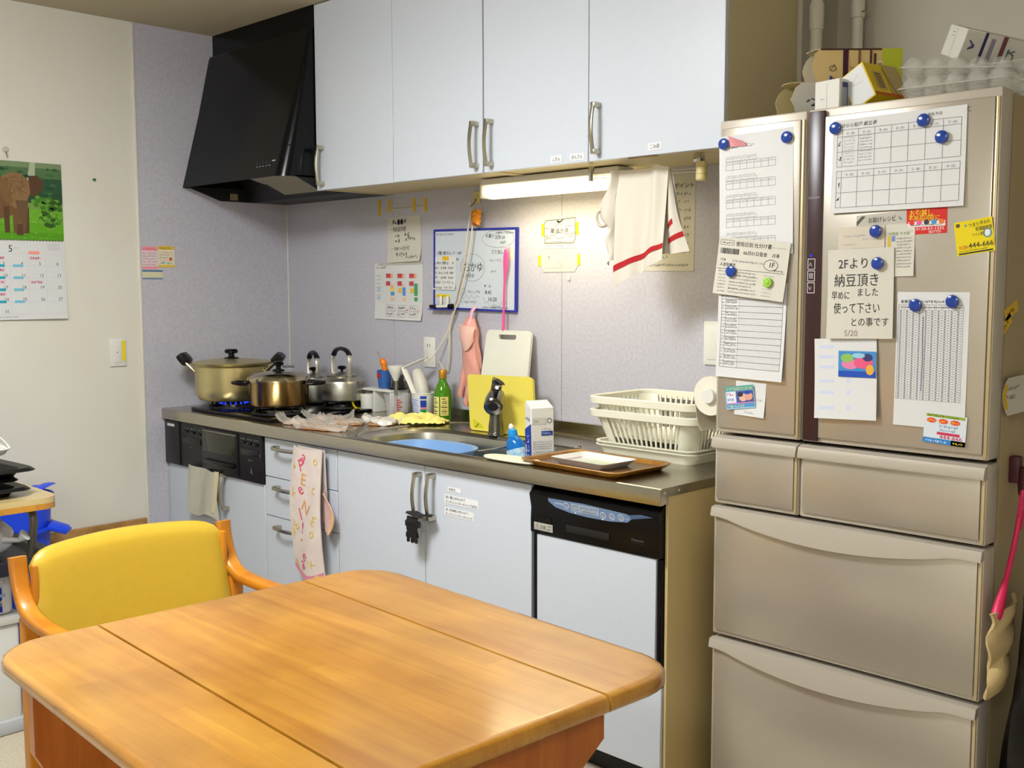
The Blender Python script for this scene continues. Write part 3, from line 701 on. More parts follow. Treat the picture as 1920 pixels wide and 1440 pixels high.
MB().lathe([(.0098, .992), (.012, 1.0), (.022, 1.02), (.031, 1.040), (.0325, 1.052), (.030, 1.0525), (0, 1.050)], (.957, -.143, 0), 24).build('bell', m_plw, t)
t = thing('yogurt_tub', 'white plastic tub with blue print between measuring cup and green bottle', 'tub', (1.085, -.11, .85))
MB().lathe([(0, .8505), (.036, .8505), (.038, .853), (.0465, .948), (.049, .949), (.049, .953), (.046, .953), (.036, .856), (0, .855)], (1.085, -.11, 0), 36).build('tub_wall', m_plw, t)
def wrap(par, c, r0, z0, r1, z1, a0, a1, col, name, d=.0006, seg=8):
    return MB().lathe([(r0 + d, z0), (r1 + d, z1)], (c[0], c[1], 0), seg, a0=a0, a1=a1, cap=False).build(name, flat(col), par)
def tubr(z): return .038 + (.0465 - .038) * (z - .853) / .095
lb = wrap(t, (1.085, -.11), tubr(.87), .87, tubr(.932), .932, -2.2, -1.1, (206, 214, 236), 'label')
for k in range(7): wrap(lb, (1.085, -.11), tubr(.876 + k * .008), .876 + k * .008, tubr(.8785 + k * .008), .8785 + k * .008, -2.1, -1.2 - .06 * (k % 3), (120, 140, 200), 'print_line', .001, 6)
wrap(t, (1.085, -.11), tubr(.898), .898, tubr(.925), .925, -1.0, -.45, (30, 60, 160), 'blue_block', .0008); wrap(t, (1.085, -.11), tubr(.868), .868, tubr(.89), .89, -1.0, -.45, (20, 150, 60), 'green_block', .0008); wrap(t, (1.085, -.11), tubr(.89), .89, tubr(.898), .898, -1.0, -.45, (220, 120, 160), 'pink_block', .0008); wrap(t, (1.085, -.11), tubr(.93), .93, tubr(.942), .942, -1.0, -.45, (40, 70, 170), 'blue_band', .0008)
t = thing('hand_blender', 'white hand blender body leaning in the white tub', 'hand blender', (1.083, -.105, .86))
MB().tube(catmull([(1.092, -.110, .858), (1.080, -.108, .94), (1.055, -.104, 1.0), (1.030, -.100, 1.035)], 6), [.018, .018, .019, .021, .023, .024, .025, .026, .026, .026, .026, .026, .025, .024, .023, .021, .02, .018, .013], 16).build('motor_body', mat('offwhite_plastic', (206, 202, 190), .4), t)
mb = MB(); mb.tube([(1.066, -.136, .945), (1.000, -.132, 1.036), (.996, -.130, 1.046)], .005, 8, ry=.014); mb.tube([(.994, -.130, 1.046), (1.066, -.088, 1.082)], .005, 8, ry=.016); mb.build('lever', m_plw, t)
cordP = catmull([(1.068, -.088, 1.070), (1.085, -.05, 1.10), (1.13, -.02, 1.19), (1.16, -.018, 1.27), (1.20, -.022, 1.37), (1.24, -.030, 1.47), (1.262, -.034, 1.57), (1.283, -.034, 1.648), (1.292, -.030, 1.662), (1.297, -.034, 1.64), (1.285, -.036, 1.56), (1.262, -.036, 1.46), (1.225, -.030, 1.36), (1.17, -.024, 1.26), (1.14, -.018, 1.20), (1.138, -.020, 1.13), (1.128, -.016, 1.06), (1.11, -.014, 1.03), (1.06, -.010, 1.075)], 6)
MB().tube(cordP, .0032, 6).build('power_cord', mat('cord_white', (216, 206, 184), .5), t)
# green bottle
c = (1.185, -.098); t = thing('green_bottle', 'green glass bottle with gold cap and cream label', 'bottle', (c[0], c[1], .85))
MB().lathe([(0, .8505), (.032, .8505), (.035, .855), (.0355, .945), (.033, .962), (.024, .985), (.016, 1.000), (.014, 1.006), (.014, 1.018), (0, 1.018)], c + (0,), 32).build('glass', mat('green_glass', (84, 150, 30), .06, trans=.35, ior=1.4, noise=0.0), t)
MB().lathe([(.0145, 1.014), (.0155, 1.016), (.0155, 1.042), (.013, 1.046), (0, 1.046)], c + (0,), 24).build('cap', mat('gold_cap', (190, 140, 50), .35, metal=.5), t)
for a0, a1, cc in ((-2.05, -1.15, (222, 214, 140)), (-1.0, -.1, (216, 204, 120))):
    lb = MB().lathe([(.0362, .872), (.0362, .944)], c + (0,), 8, a0=a0, a1=a1, cap=False).build('label', flat(cc), t)
    rg = random.Random(3)
    for k in range(8):
        z = .878 + k * .008; b = a0 + .08 + rg.random() * .1; wrap(lb, c, .0362, z, .0362, z + .0022 + .002 * (k % 2), b, min(a1 - .06, b + rg.uniform(.35, .75)), (96, 90, 50), 'print_line', .0005, 5)
# ================================================================== fish packs and yellow cloth
m_fish = mat('fish_flesh', (200, 160, 116), .4, noise=.7, nscale=45, col2=(176, 108, 66))
m_film = mat('plastic_film', (206, 200, 190), .12, alpha=.46)
m_pfilm = mat('milky_film', (226, 222, 214), .25, alpha=.75)
def fish_pack(c, L, W, rz, label, seed, film=m_film, h=.013):
    rg = random.Random(seed); t = thing('fish_pack', label, 'food pack', (c[0], c[1], c[2]), 'film-wrapped fish fillets on the worktop')
    T = RT(c, rz)
    ph = [rg.uniform(0, 6) for _ in range(6)]
    def top(a, b):
        x = (a - .5) * L; y = (b - .5) * W * (1 - .35 * abs(2 * a - 1) ** 2) * (1 + .25 * noise.noise(Vector((a * 6, ph[5], 0))))
        e = max(0, (1 - (2 * a - 1) ** 4)) * max(0, (1 - (2 * b - 1) ** 4))
        return T @ Vector((x, y, .002 + h * e ** .5 * (1 + .18 * math.sin(9 * a + ph[0]) * math.sin(7 * b + ph[1]))))
    MB().grid(top, 22, 10, thick=.0015).build('fillet', m_fish, t)
    def wrp(a, b):
        x = (a - .5) * L * 1.30; y = (b - .5) * W * 1.35 * (1 - .2 * abs(2 * a - 1))
        e = max(0, (1 - (2.2 * abs(a - .5)) ** 4)) * max(0, (1 - (2.3 * abs(b - .5)) ** 4))
        z = .003 + (h + .0025) * max(e, 0) ** .5 + .006 * noise.noise(Vector((a * 7 + ph[2], b * 5, ph[3]))) + .004 * noise.noise(Vector((a * 19, b * 13 + ph[4], 0)))
        z += .042 * max(0, (.18 - a) / .18) ** 1.5 * (.6 + .4 * math.sin(PI * b)) + .012 * max(0, (a - .88) / .12) * (1 + math.sin(7 * b + ph[5])) + .008 * max(0, (abs(2 * b - 1) - .8) / .2) * (1 + math.sin(8 * a + ph[5]))
        return T @ Vector((x, y, max(z, .001)))
    MB().grid(wrp, 36, 20).build('film', film, t, smooth=25)
fish_pack((.905, -.535, .8505), .17, .07, .55, 'film-wrapped fillet lying nearest the stove front, pale orange', 1)
fish_pack((1.075, -.578, .8505), .18, .075, .32, 'film-wrapped fillet nearest the front edge of the worktop', 2)
fish_pack((.862, -.405, .8505), .15, .07, .75, 'film-wrapped fillet lying behind the others against the stove', 3)
fish_pack((1.01, -.435, .8505), .15, .07, .6, 'film-wrapped fillet in the middle of the fish packs', 4)
fish_pack((1.125, -.350, .8505), .10, .065, .5, 'small milky bag with a fillet beside the yellow cloth', 5, m_pfilm, .022)
rg = random.Random(8); ph = [rg.uniform(0, 6) for _ in range(8)]
def ycl(a, b):
    x = (a - .5) * .25; y = (b - .5) * (.10 + .05 * math.sin(PI * a))
    x += .018 * noise.noise(Vector((b * 4, a * 2, 5.0))); y += .022 * noise.noise(Vector((a * 5, b * 2, 9.0)))
    e = max(0, 1 - abs(2 * a - 1) ** 3) * max(0, 1 - abs(2 * b - 1) ** 3)
    z = .004 + .030 * e * (.75 + .9 * noise.noise(Vector((a * 5, b * 4, 2.0)))) + .012 * abs(noise.noise(Vector((a * 11, b * 8, 1.0)))) + .004 * abs(noise.noise(Vector((a * 26, b * 20, 3.0))))
    return Vector((1.165, -.225, .8505)) + Vector((x * .80 - y * .6, x * .6 + y * .8, max(z, .002)))
solo(MB().grid(ycl, 44, 26, thick=.001), 'yellow_cloth', mat('yellow_cloth', (236, 224, 130), .85, bump=.3, bscale=300), 'crumpled pale yellow cloth on the worktop by the green bottle', 'cloth')
# ================================================================== boards and tap
def slab(corners, thick, r=.02, seg=5):
    """rounded board: corners bl, br, tr, tl; thickness away from the viewer"""
    bl, br, tr, tl = [Vector(p) for p in corners]; u = (br - bl); v = (tl - bl); n = u.cross(v).normalized()
    P = rrect(0, 1, 0, 1, .001, 1); W, H = u.length, v.length
    P = [(x / W, y / H) for x, y in rrect(0, W, 0, H, r, seg)]
    f = lambda x, y: bl * (1 - x) * (1 - y) + br * x * (1 - y) + tr * x * y + tl * (1 - x) * y
    return P, f, n
m_boardw = mat('white_board', (216, 216, 206), .5, noise=.1, nscale=8); m_boardy = mat('yellow_board', (216, 200, 82), .45, noise=.08, nscale=8)
P, f, n = slab([(1.388, -.125, .8495), (1.632, -.120, .8495), (1.592, -.030, 1.203), (1.366, -.034, 1.203)], .012)
H = [(x, y) for x, y in rrect(.28, .68, .905, .955, .024, 5)]
mb = MB(); front_ = [f(*p) for p in P]; back_ = [p - n * -.011 for p in front_]
# board with a finger slot: bridge rings between outline and slot
cx, cy = .48, .93
def ray(poly, a):
    best = None
    for (x0, y0), (x1, y1) in zip(poly, poly[1:] + poly[:1]):
        dx, dy = math.cos(a), math.sin(a); ex, ey = x1 - x0, y1 - y0; den = dx * ey - dy * ex
        if abs(den) < 1e-12: continue
        t_ = ((x0 - cx) * ey - (y0 - cy) * ex) / den; s_ = ((x0 - cx) * dy - (y0 - cy) * dx) / den
        if t_ > 0 and -1e-6 <= s_ <= 1 + 1e-6 and (best is None or t_ < best): best = t_
    return (cx + math.cos(a) * best, cy + math.sin(a) * best)
AN = sorted([2 * PI * k / 48 for k in range(48)] + [math.atan2(y - cy, x - cx) % (2 * PI) for x, y in P])
o0 = [f(*ray(P, a)) for a in AN]; i0 = [f(*ray(H, a)) for a in AN]; B = n * .011
mb.loft([[p - B for p in i0], [p - B for p in o0], o0, i0, [p - B for p in i0]], cap0=False, cap1=False)
solo(mb, 'cutting_board', m_boardw, 'white plastic cutting board with finger slot leaning on the wall', 'cutting board', smooth=25)
P, f, n = slab([(1.452, -.205, .8505), (1.765, -.195, .8505), (1.682, -.122, 1.048), (1.356, -.128, 1.040)], .012, r=.014)
fr_ = [f(*p) for p in P]; t = thing('cutting_board', 'yellow plastic cutting board leaning in front of the white one behind the tap', 'cutting board', (1.58, -.18, .85))
MB().loft([[p - n * .012 for p in fr_], fr_]).build('board', m_boardy, t, smooth=25)
MB().add([f(.06, .20) + n * .0005, f(.06, .04) + n * .0005, f(.22, .04) + n * .0005, f(.20, .10) + n * .0005], [(0, 1, 2, 3)]).build('corner_mark', flat((190, 184, 30)), t); MB().add([f(.09, .05) + n * .001, f(.105, .05) + n * .001, f(.155, .12) + n * .001, f(.14, .12) + n * .001], [(0, 1, 2, 3)]).build('knife_mark', flat((60, 60, 20)), t)
t = thing('tap', 'stubby chrome mixer tap in front of the yellow cutting board', 'tap', (1.612, -.232, .847))
c = (1.612, -.232, 0); m_tap = mat('tap_chrome', (118, 116, 112), .20, metal=1.0)
MB().lathe([(.030, .8475), (.030, .851), (.027, .856), (.026, .862), (.0255, .885), (.0225, .905), (.0215, .935), (.023, .945)], c, 28).build('stem', m_tap, t)
TD = Vector((.62, -.78, 0)); tc_ = Vector(c)
hd = MB().tube([tc_ - TD * .022 + Vector((0, 0, .985)), tc_ - TD * .018 + Vector((0, 0, .982)), tc_ + TD * .03 + Vector((0, 0, .968)), tc_ + TD * .07 + Vector((0, 0, .955)), tc_ + TD * .074 + Vector((0, 0, .9535))], [.024, .031, .035, .033, .028], 24).build('head', m_tap, t)
MB().tube([tc_ + TD * .0735 + Vector((0, 0, .956)), tc_ + TD * .077 + Vector((0, 0, .955))], [.016, .015], 16, ry=[.018, .017]).build('outlet', m_gap, hd)
MB().tube(catmull([tc_ + Vector((0, 0, 1.000)), tc_ - TD * .012 + Vector((.004, 0, 1.026)), tc_ + TD * .006 + Vector((.01, 0, 1.040)), tc_ + TD * .045 + Vector((.03, 0, 1.040))], 5), .006, 10, ry=.020).build('lever', m_tap, t)
# ================================================================== in the sink
t = thing('wash_tub', 'light blue plastic washing-up tub in the sink', 'tub', (1.50, -.45, .667))
def oval(cx, cy, rx, ry, z, n=40, p=2.6):
    out = []
    for k in range(n):
        a = 2 * PI * k / n; ca, sa = math.cos(a), math.sin(a)
        out.append((cx + rx * abs(ca) ** (2 / p) * (1 if ca > 0 else -1), cy + ry * abs(sa) ** (2 / p) * (1 if sa > 0 else -1), z))
    return out
m_btub = mat('light_blue_plastic', (132, 172, 220), .35)
MB().loft([oval(1.50, -.45, .13, .09, .667), oval(1.50, -.45, .145, .10, .70), oval(1.50, -.45, .172, .125, .812), oval(1.50, -.45, .184, .136, .816), oval(1.50, -.45, .184, .136, .820), oval(1.50, -.45, .168, .121, .818), oval(1.50, -.45, .14, .095, .70), oval(1.50, -.45, .125, .085, .675)]).build('tub_wall', m_btub, t)
tp = Paper((1.56, -.5725, .77), .04, .01, 'B'); 
mb = MB()
for k in range(3): mb.lathe([(0, .0015), (.006, .001), (.007, 0)], (1.50 + .012 * k, -.31, .806 - .002), 6)
wc = thing('wire_rack', 'thin wire sink caddy hooked inside the right end of the sink', 'wire rack', (1.96, -.40, .76))
def wire_rect(z, x0=1.845, x1=2.055, y0=-.545, y1=-.285): return [(x0, y0, z), (x1, y0, z), (x1, y1, z), (x0, y1, z)]
m_wire = mat('wire_steel', (170, 168, 158), .25, metal=1.0)
for z in (.850, .762): MB().tube(wire_rect(z), .0028, 6, closed=True).build('hoop', m_wire, wc)
mb = MB()
for k in range(9):
    x = 1.85 + .025 * k; mb.tube([(x, -.545, .846), (x, -.545, .762), (x, -.285, .762), (x, -.285, .846)], .0014, 5)
mb.build('wires', m_wire, wc)['kind'] = 'stuff'
for x in (1.88, 2.02): MB().tube(catmull([(x, -.285, .846), (x, -.262, .856), (x, -.250, .850)], 4), .002, 6).build('hook', m_wire, wc)
t = thing('detergent_bottle', 'blue dish-soap bottle with white nozzle in the sink caddy', 'bottle', (1.885, -.40, .764))
T = RT((1.900, -.40, .764), 0, .0, -.30)
def el(rx, ry, z): return [(1.05 * rx * math.cos(2 * PI * k / 24), 1.15 * ry * math.sin(2 * PI * k / 24), z) for k in range(24)]
MB(T).loft([el(.030, .020, .0), el(.033, .023, .004), el(.033, .023, .05)]).build('lower_body', mat('deep_blue', (24, 60, 190), .15, trans=.2), t)
MB(T).loft([el(.033, .023, .05), el(.034, .024, .075), el(.030, .022, .105), el(.018, .017, .122), el(.014, .014, .126)]).build('upper_body', mat('sky_blue', (20, 130, 220), .12, trans=.35), t)
MB(T).loft([el(.0335, .0235, .035), el(.0346, .0246, .06), el(.0348, .0248, .085)], cap0=False, cap1=False).build('label', mat('soap_label', (110, 180, 215), .4, noise=.8, nscale=90, col2=(230, 240, 240)), t)
MB(T).lathe([(.0145, .125), (.0155, .128), (.0155, .145), (.010, .150), (0, .150)], (0, 0, 0), 18).build('cap', mat('cap_blue', (30, 150, 225), .3), t)
MB(T).lathe([(.008, .150), (.010, .156), (.007, .163), (.004, .168), (0, .168)], (0, 0, 0), 14).build('nozzle', m_plw, t)
T = RT((1.995, -.415, .770), 1.02, 0, 0) @ Euler((0.05, -.03, 0)).to_matrix().to_4x4()
t = thing('milk_carton', 'white and blue drink carton standing open in the sink caddy', 'carton', (1.985, -.415, .766))
m_cart = mat('carton_white', (226, 224, 216), .5)
MB(T).rbox(-.036, .036, -.036, .036, 0, .225, .0015, 1).build('body', m_cart, t)
MB(T).add([(-.036, -.036, .225), (.036, -.036, .225), (.036, .036, .225), (-.036, .036, .225), (-.034, .030, .240), (.034, .030, .240)], [(0, 1, 5, 4), (2, 3, 4, 5), (1, 2, 5), (3, 0, 4)]).build('top_flap', m_cart, t)
R_ = T.to_3x3()
cp_ = Paper(T @ Vector((-.036, -.0365, 0)),   .072, .225, (R_ @ Vector((1, 0, 0)), R_ @ Vector((0, 0, 1)), R_ @ Vector((0, -1, 0))))
cp_.rect(.004, .176, .046, .196, (205, 202, 190)); cp_.text('3.6', .008, .181, .012, (120, 120, 120)); cp_.ring(.058, .186, .007, .007, .002, (60, 60, 60)); cp_.rect(.032, .140, .068, .154, (40, 70, 150)); cp_.scrib(.034, .144, .03, .006, (220, 225, 240)); cp_.scrib(.034, .157, .03, .006, (120, 120, 130))
for k in range(4): cp_.scrib(.006, .118 - k * .007, .06, .005, (90, 100, 130))
for k in range(2): cp_.scrib(.006, .086 - k * .008, .06, .005, (200, 130, 110) if k else (90, 100, 130))
for k in range(7): cp_.scrib(.006, .062 - k * .008, .058, .004, (150, 150, 150))
cp_.obj = t; cp_.done('front_print', t)
cp_ = Paper(T @ Vector((-.0365, .036, 0)),   .072, .225, (R_ @ Vector((0, -1, 0)), R_ @ Vector((0, 0, 1)), R_ @ Vector((-1, 0, 0))))
cp_.rect(.0, .0, .072, .15, (32, 60, 160)); cp_.poly([(0, .15), (.072, .15), (.072, .178)], (32, 60, 160)); cp_.text('おいしい', .05, .02, .030, (235, 238, 245), rot=90); cp_.text('低脂肪', .022, .015, .022, (235, 238, 245), rot=90, width=.09); cp_.rect(.01, .003, .062, .014, (200, 60, 60)); cp_.scrib(.01, .182, .05, .012, (60, 90, 170))
cp_.obj = t; cp_.done('side_print', t)
mb = MB(); mb.tube(catmull([(1.90, -.335, .85), (1.915, -.34, .872), (1.93, -.35, .86), (1.94, -.37, .825), (1.975, -.385, .80), (2.0, -.35, .79)], 5), .010, 8, ry=.014)
solo(mb, 'sponge_brush', mat('brush_white', (205, 198, 180), .9, bump=.6, bscale=150), 'off-white dish sponge strip behind the blue soap bottle', 'sponge')
mb = MB(); mb.loft([oval(2.055, -.602, .105, .036, .8545), oval(2.055, -.602, .108, .038, .857), oval(2.055, -.602, .106, .037, .860)])
solo(mb, 'oval_lid', mat('cream_board', (232, 226, 198), .5), 'oval cream lid lying over the front edge of the sink beside the tray', 'lid')
# ================================================================== trays and dish drainer
m_tray = wood('tray_wood', (184, 134, 52), (152, 98, 30), coat=.3, stretch=(3, 3, 3), scale=10)
m_trayin = wood('tray_inner', (120, 82, 48), (96, 62, 34), coat=.3)
t = thing('wooden_tray', 'brown wooden serving tray with rounded corners on the worktop end', 'tray', (2.295, -.508, .85))
T = RT((2.297, -.508, .8502), -.03)
def rr3(hx, hy, r, z): return [(x, y, z) for x, y in rrect(-hx, hx, -hy, hy, r, 5)]
MB(T).loft([rr3(.165, .105, .02, 0), rr3(.185, .125, .03, .014), rr3(.190, .130, .034, .0185), rr3(.186, .126, .03, .0205), rr3(.176, .116, .026, .018), rr3(.170, .110, .022, .009)], cap1=False).build('rim', m_tray, t)
MB(T).loft([rr3(.171, .111, .022, .0085), rr3(.171, .111, .022, .0095)]).build('inner_face', m_trayin, t)
t = thing('melamine_tray', 'small white patterned tray lying inside the wooden tray', 'tray', (2.30, -.52, .86))
T = RT((2.302, -.522, .8600), -.05)
MB(T).loft([rr3(.086, .056, .012, 0), rr3(.104, .072, .018, .017), rr3(.106, .074, .018, .019), rr3(.102, .070, .016, .0185), rr3(.086, .056, .012, .004)]).build('dish', mat('melamine', (222, 220, 214), .25, noise=0), t)
MB(T).loft([rr3(.084, .054, .012, .0042), rr3(.084, .054, .012, .0046)]).build('pattern', mat('melamine_pattern', (216, 222, 214), .25, noise=.9, nscale=14, col2=(196, 204, 140)), t)
MB(T).add([(-.1035, -.066, .0188), (-.087, -.05, .0052), (-.087, .05, .0052), (-.1035, .066, .0188)], [(0, 1, 2, 3)]).build('pink_band', mat('pink_band', (216, 190, 196), .3, noise=.5, nscale=60, col2=(180, 150, 160)), t)
m_ivory = mat('ivory_plastic', (234, 231, 210), .4, sss=.05)
DX, DY, DA = 2.315, -.185, 0.0
def dtray(z0, label, k):
    t = thing('drainer_tray', label, 'tray', (DX, DY, z0)); T = RT((DX, DY, z0))
    MB(T).loft([rr3(.168, .118, .03, 0), rr3(.182, .132, .035, .028), rr3(.190, .140, .04, .030), rr3(.190, .140, .04, .034), rr3(.180, .130, .034, .033), rr3(.166, .116, .028, .003)]).build('tray_wall', m_ivory, t); return t
dtray(.8502, 'ivory drip tray directly on the worktop under the dish racks', 0)
dtray(.8600, 'upper ivory drip tray nested under the dish racks', 1)
def basket(z0, zr, label):
    t = thing('dish_rack', label, 'dish rack', (DX, DY, z0)); H_ = zr - z0
    T = RT((DX, DY, z0))
    b0, b1 = (.160, .112), (.195, .145)
    def rim(z): 
        k = z / H_; return (b0[0] + (b1[0] - b0[0]) * k, b0[1] + (b1[1] - b0[1]) * k)
    MB(T).loft([rr3(b0[0], b0[1], .03, 0), rr3(b0[0] + .004, b0[1] + .004, .03, .012), rr3(b0[0], b0[1], .028, .012), rr3(b0[0] - .004, b0[1] - .004, .028, .002)]).build('base', m_ivory, t)
    x, y = rim(H_); MB(T).loft([rr3(x - .002, y - .002, .04, H_ - .026), rr3(x + .010, y + .010, .05, H_ - .022), rr3(x + .012, y + .012, .05, H_ - .003), rr3(x + .006, y + .006, .046, H_), rr3(x - .001, y - .001, .04, H_ - .004), rr3(x - .003, y - .003, .04, H_ - .026)], cap0=False, cap1=False).build('rim', m_ivory, t)
    # solid corner posts and the slats between them
    for sx in (-1, 1):
        for sy in (-1, 1):
            N_ = 8; Q0 = []; Q1 = []
            for kk in range(N_ + 1):
                a = PI / 2 * kk / N_; c0, s0 = math.cos(a), math.sin(a)
                for L_, z, ext in ((Q0, .008, b0), (Q1, H_ - .014, rim(H_ - .014))):
                    L_.append((sx * (ext[0] - .045 + .045 * c0), sy * (ext[1] - .045 + .045 * s0), z))
            vs = Q0 + Q1 + [(p[0] * .985, p[1] * .98, p[2]) for p in Q0 + Q1]; n_ = N_ + 1
            fs_ = [(i, i + 1, n_ + i + 1, n_ + i) for i in range(N_)] + [(2 * n_ + i, 3 * n_ + i, 3 * n_ + i + 1, 2 * n_ + i + 1) for i in range(N_)] + [(0, n_, 3 * n_, 2 * n_), (N_, 2 * n_ + N_, 3 * n_ + N_, n_ + N_)]
            MB(T).add(vs, fs_).build('corner_post', m_ivory, t)
    zt_ = H_ - .016; e1 = rim(zt_)
    def slat(p0, p1, wx, wy):
        p0, p1 = Vector(p0), Vector(p1); w_ = Vector((wx, wy, 0)) / 2; d_ = Vector((abs(wy), abs(wx), 0)).normalized() * .0012
        vs = [q + a * w_ + b * d_ for q in (p0, p1) for a, b in ((-1, -1), (1, -1), (1, 1), (-1, 1))]
        MB(T).add(vs, [(0, 1, 5, 4), (1, 2, 6, 5), (2, 3, 7, 6), (3, 0, 4, 7)]).build('slat', m_ivory, t)
    for k in range(14):
        s = -1 + 2 * (k + .5) / 14
        for sy in (-1, 1): slat((s * (b0[0] - .044), sy * b0[1], .008), (s * (e1[0] - .044), sy * e1[1], zt_), .0065, 0)
    for k in range(9):
        s = -1 + 2 * (k + .5) / 9
        for sx in (-1, 1): slat((sx * b0[0], s * (b0[1] - .044), .008), (sx * e1[0], s * (e1[1] - .044), zt_), 0, .0065)
    return t
basket(.8680, .992, 'lower ivory plastic dish rack of the nested pair')
basket(.9060, 1.032, 'upper ivory plastic dish rack of the nested pair')
# kitchen roll held against the fridge side
t = thing('kitchen_roll', 'white kitchen paper roll hanging on the refrigerator side over the dish rack', 'paper roll', (2.622, -.30, 1.01))
m_tiss = mat('tissue', (232, 226, 208), .9, bump=.15, bscale=300)
MB().lathe([(.021, -.37), (.054, -.37), (.054, -.15), (.021, -.15), (.021, -.37)], (2.590, 0, 1.065), 36, axis='y', cap=False).build('roll', m_tiss, t)
MB().lathe([(0, -.382), (.019, -.382), (.021, -.377), (.021, -.14), (0, -.14)], (2.590, 0, 1.065), 24, axis='y').build('holder_pin', m_plw, t)
MB().grid(lambda a, b: (2.5355 + .004 * math.sin(b * 5) + .03 * b * b, -.37 + .22 * a, 1.065 - .10 * b), 6, 10, thick=.0008).build('loose_sheet', m_tiss, t)
MB().rbox(2.58, 2.7035, -.138, -.130, 1.05, 1.08, .003).build('holder_arm', m_plw, t)
# ================================================================== things on the left wall
m_paper = mat('paper_white', (216, 216, 214), .7); m_paperw = mat('paper_warm', (206, 202, 188), .7); m_tape = mat('yellow_tape', (222, 178, 16), .45); m_tapeb = mat('bright_tape', (236, 212, 30), .45)
INK = (40, 42, 48); GREY = (120, 120, 124); LG = (168, 168, 170)
def bendy(k): return lambda a, b: k * (max(0, .35 - b) / .35) ** 2 * (.4 + .6 * a)
CW, CT, CB = 0.49, 1.842, 1.240
cal = thing('wall_calendar', 'wall calendar with an elephant photo above the page for May', 'calendar', (0.006, -1.28, CB))
CY = -1.038 - CW
top = Paper((0.0, CY, 1.545), CW, CT - 1.545, 'L', 0, thick=.001); top.o.x = .003
po = top.sheet('picture_page', m_paper, cal)
g = [(56, 92, 58), (64, 108, 60), (44, 84, 50), (38, 74, 50), (86, 150, 40), (98, 172, 36), (92, 160, 30), (84, 150, 24)]
H = CT - 1.545
bands = [(.93, 1, (120, 140, 100)), (.80, .93, (82, 112, 72)), (.62, .80, (46, 82, 54)), (.48, .62, (40, 76, 50)), (.40, .48, (120, 150, 70)), (.22, .40, (104, 166, 40)), (.10, .22, (94, 162, 28)), (0, .10, (84, 150, 26))]
for a, b, cc in bands: top.rect(0, a * H, CW, b * H, cc, 1)
rg = random.Random(4)
for k in range(160):
    a, b = rg.uniform(.005, CW - .02), rg.uniform(.02, .40) * H
    top.rect(a, b, a + rg.uniform(.004, .02), b + .002, rg.choice([(120, 186, 50), (78, 140, 24), (140, 196, 70)]), 2)
for k in range(70):
    a, b = rg.uniform(.0, CW - .03), rg.uniform(.50, .92) * H
    top.disc(a + .012, b, rg.uniform(.006, .018), .006, rg.choice([(52, 92, 56), (36, 70, 46), (66, 104, 62)]), 2, 8)
def blob(cx, cy, rx, ry, cols, n, L):
    for k in range(n):
        a = rg.uniform(0, 2 * PI); r = rg.random() ** .5
        top.disc(min(CW - .012, cx + rx * r * math.cos(a)), cy + ry * r * math.sin(a), .011, .008, rg.choice(cols), L, 8)
ex = CW - .205     # trunk line of the elephant
blob(CW - .045, .105, .042, .062, [(60, 110, 30), (84, 140, 40), (44, 84, 26), (110, 160, 50)], 90, 3)
blob(CW - .085, .145, .03, .022, [(96, 150, 50), (70, 120, 36)], 24, 3)
top.poly([(ex + .055, .155), (ex + .085, H), (ex + .105, H), (ex + .10, .2)], (170, 180, 150), 2)
B1, B2, B3 = (136, 104, 66), (112, 82, 50), (88, 62, 40)
top.poly([(ex - .13, .10), (ex - .13, .19), (ex - .10, .228), (ex - .02, .235), (ex + .02, .20), (ex + .03, .10), (ex - .04, .075)], B2, 4)     # body
top.poly([(ex - .025, .235), (ex + .01, .255), (ex + .05, .252), (ex + .078, .225), (ex + .082, .18), (ex + .06, .13), (ex + .02, .12), (ex - .015, .15)], B1, 6)   # head
top.poly([(ex + .078, .245), (ex + .11, .248), (ex + .133, .225), (ex + .13, .195), (ex + .108, .175), (ex + .085, .165), (ex + .075, .19)], B3, 5)        # far ear
top.poly([(ex - .03, .225), (ex - .005, .235), (ex + .018, .215), (ex + .012, .17), (ex + .016, .14), (ex - .005, .135), (ex - .028, .165)], (122, 92, 58), 7)   # near ear
top.poly([(ex + .025, .15), (ex + .072, .15), (ex + .066, .07), (ex + .058, .030), (ex + .044, .028), (ex + .040, .07)], (104, 80, 54), 8)     # trunk
for (a, w_, c_) in ((.012, .028, B2), (.045, .03, B3), (-.02, .022, B3), (-.115, .026, B2), (-.085, .022, B3)):
    top.poly([(ex + a, .125), (ex + a + w_, .125), (ex + a + w_ * .92, .026), (ex + a + .002, .026)], c_, 5)
top.poly([(ex + .028, .06), (ex + .048, .06), (ex + .05, .018), (ex + .024, .018)], B3, 9)
for k in range(30):
    top.line(ex - .01 + rg.random() * .08, .16 + rg.random() * .08, ex - .005 + rg.random() * .08, .165 + rg.random() * .08, .0012, rg.choice([(150, 120, 80), (96, 70, 44)]), 9)
top.done('photo_print', po)
bot = Paper((.003, CY, CB), CW, 1.541 - CB, 'L', 0, bend=lambda a, b: .012 * (1 - b) ** 2 * a, thick=.0008)
bo = bot.sheet('month_page', m_paper, cal); H2 = 1.541 - CB
bot.text('5', CW - .215, H2 - .042, .036, (50, 50, 60)); bot.scrib(CW - .19, H2 - .03, .012, .006, GREY)
bot.gridl(CW - .065, H2 - .034, CW - .018, H2 - .010, 6, 5, .0008, (180, 180, 186))
gx0, gx1, gy0, gy1 = .006, CW - .008, .022, H2 - .050
bot.gridl(gx0, gy0, gx1, gy1, 7, 5, .0009, (196, 200, 206))
cw = (gx1 - gx0) / 7; chh = (gy1 - gy0) / 5
day = 1; start = 1
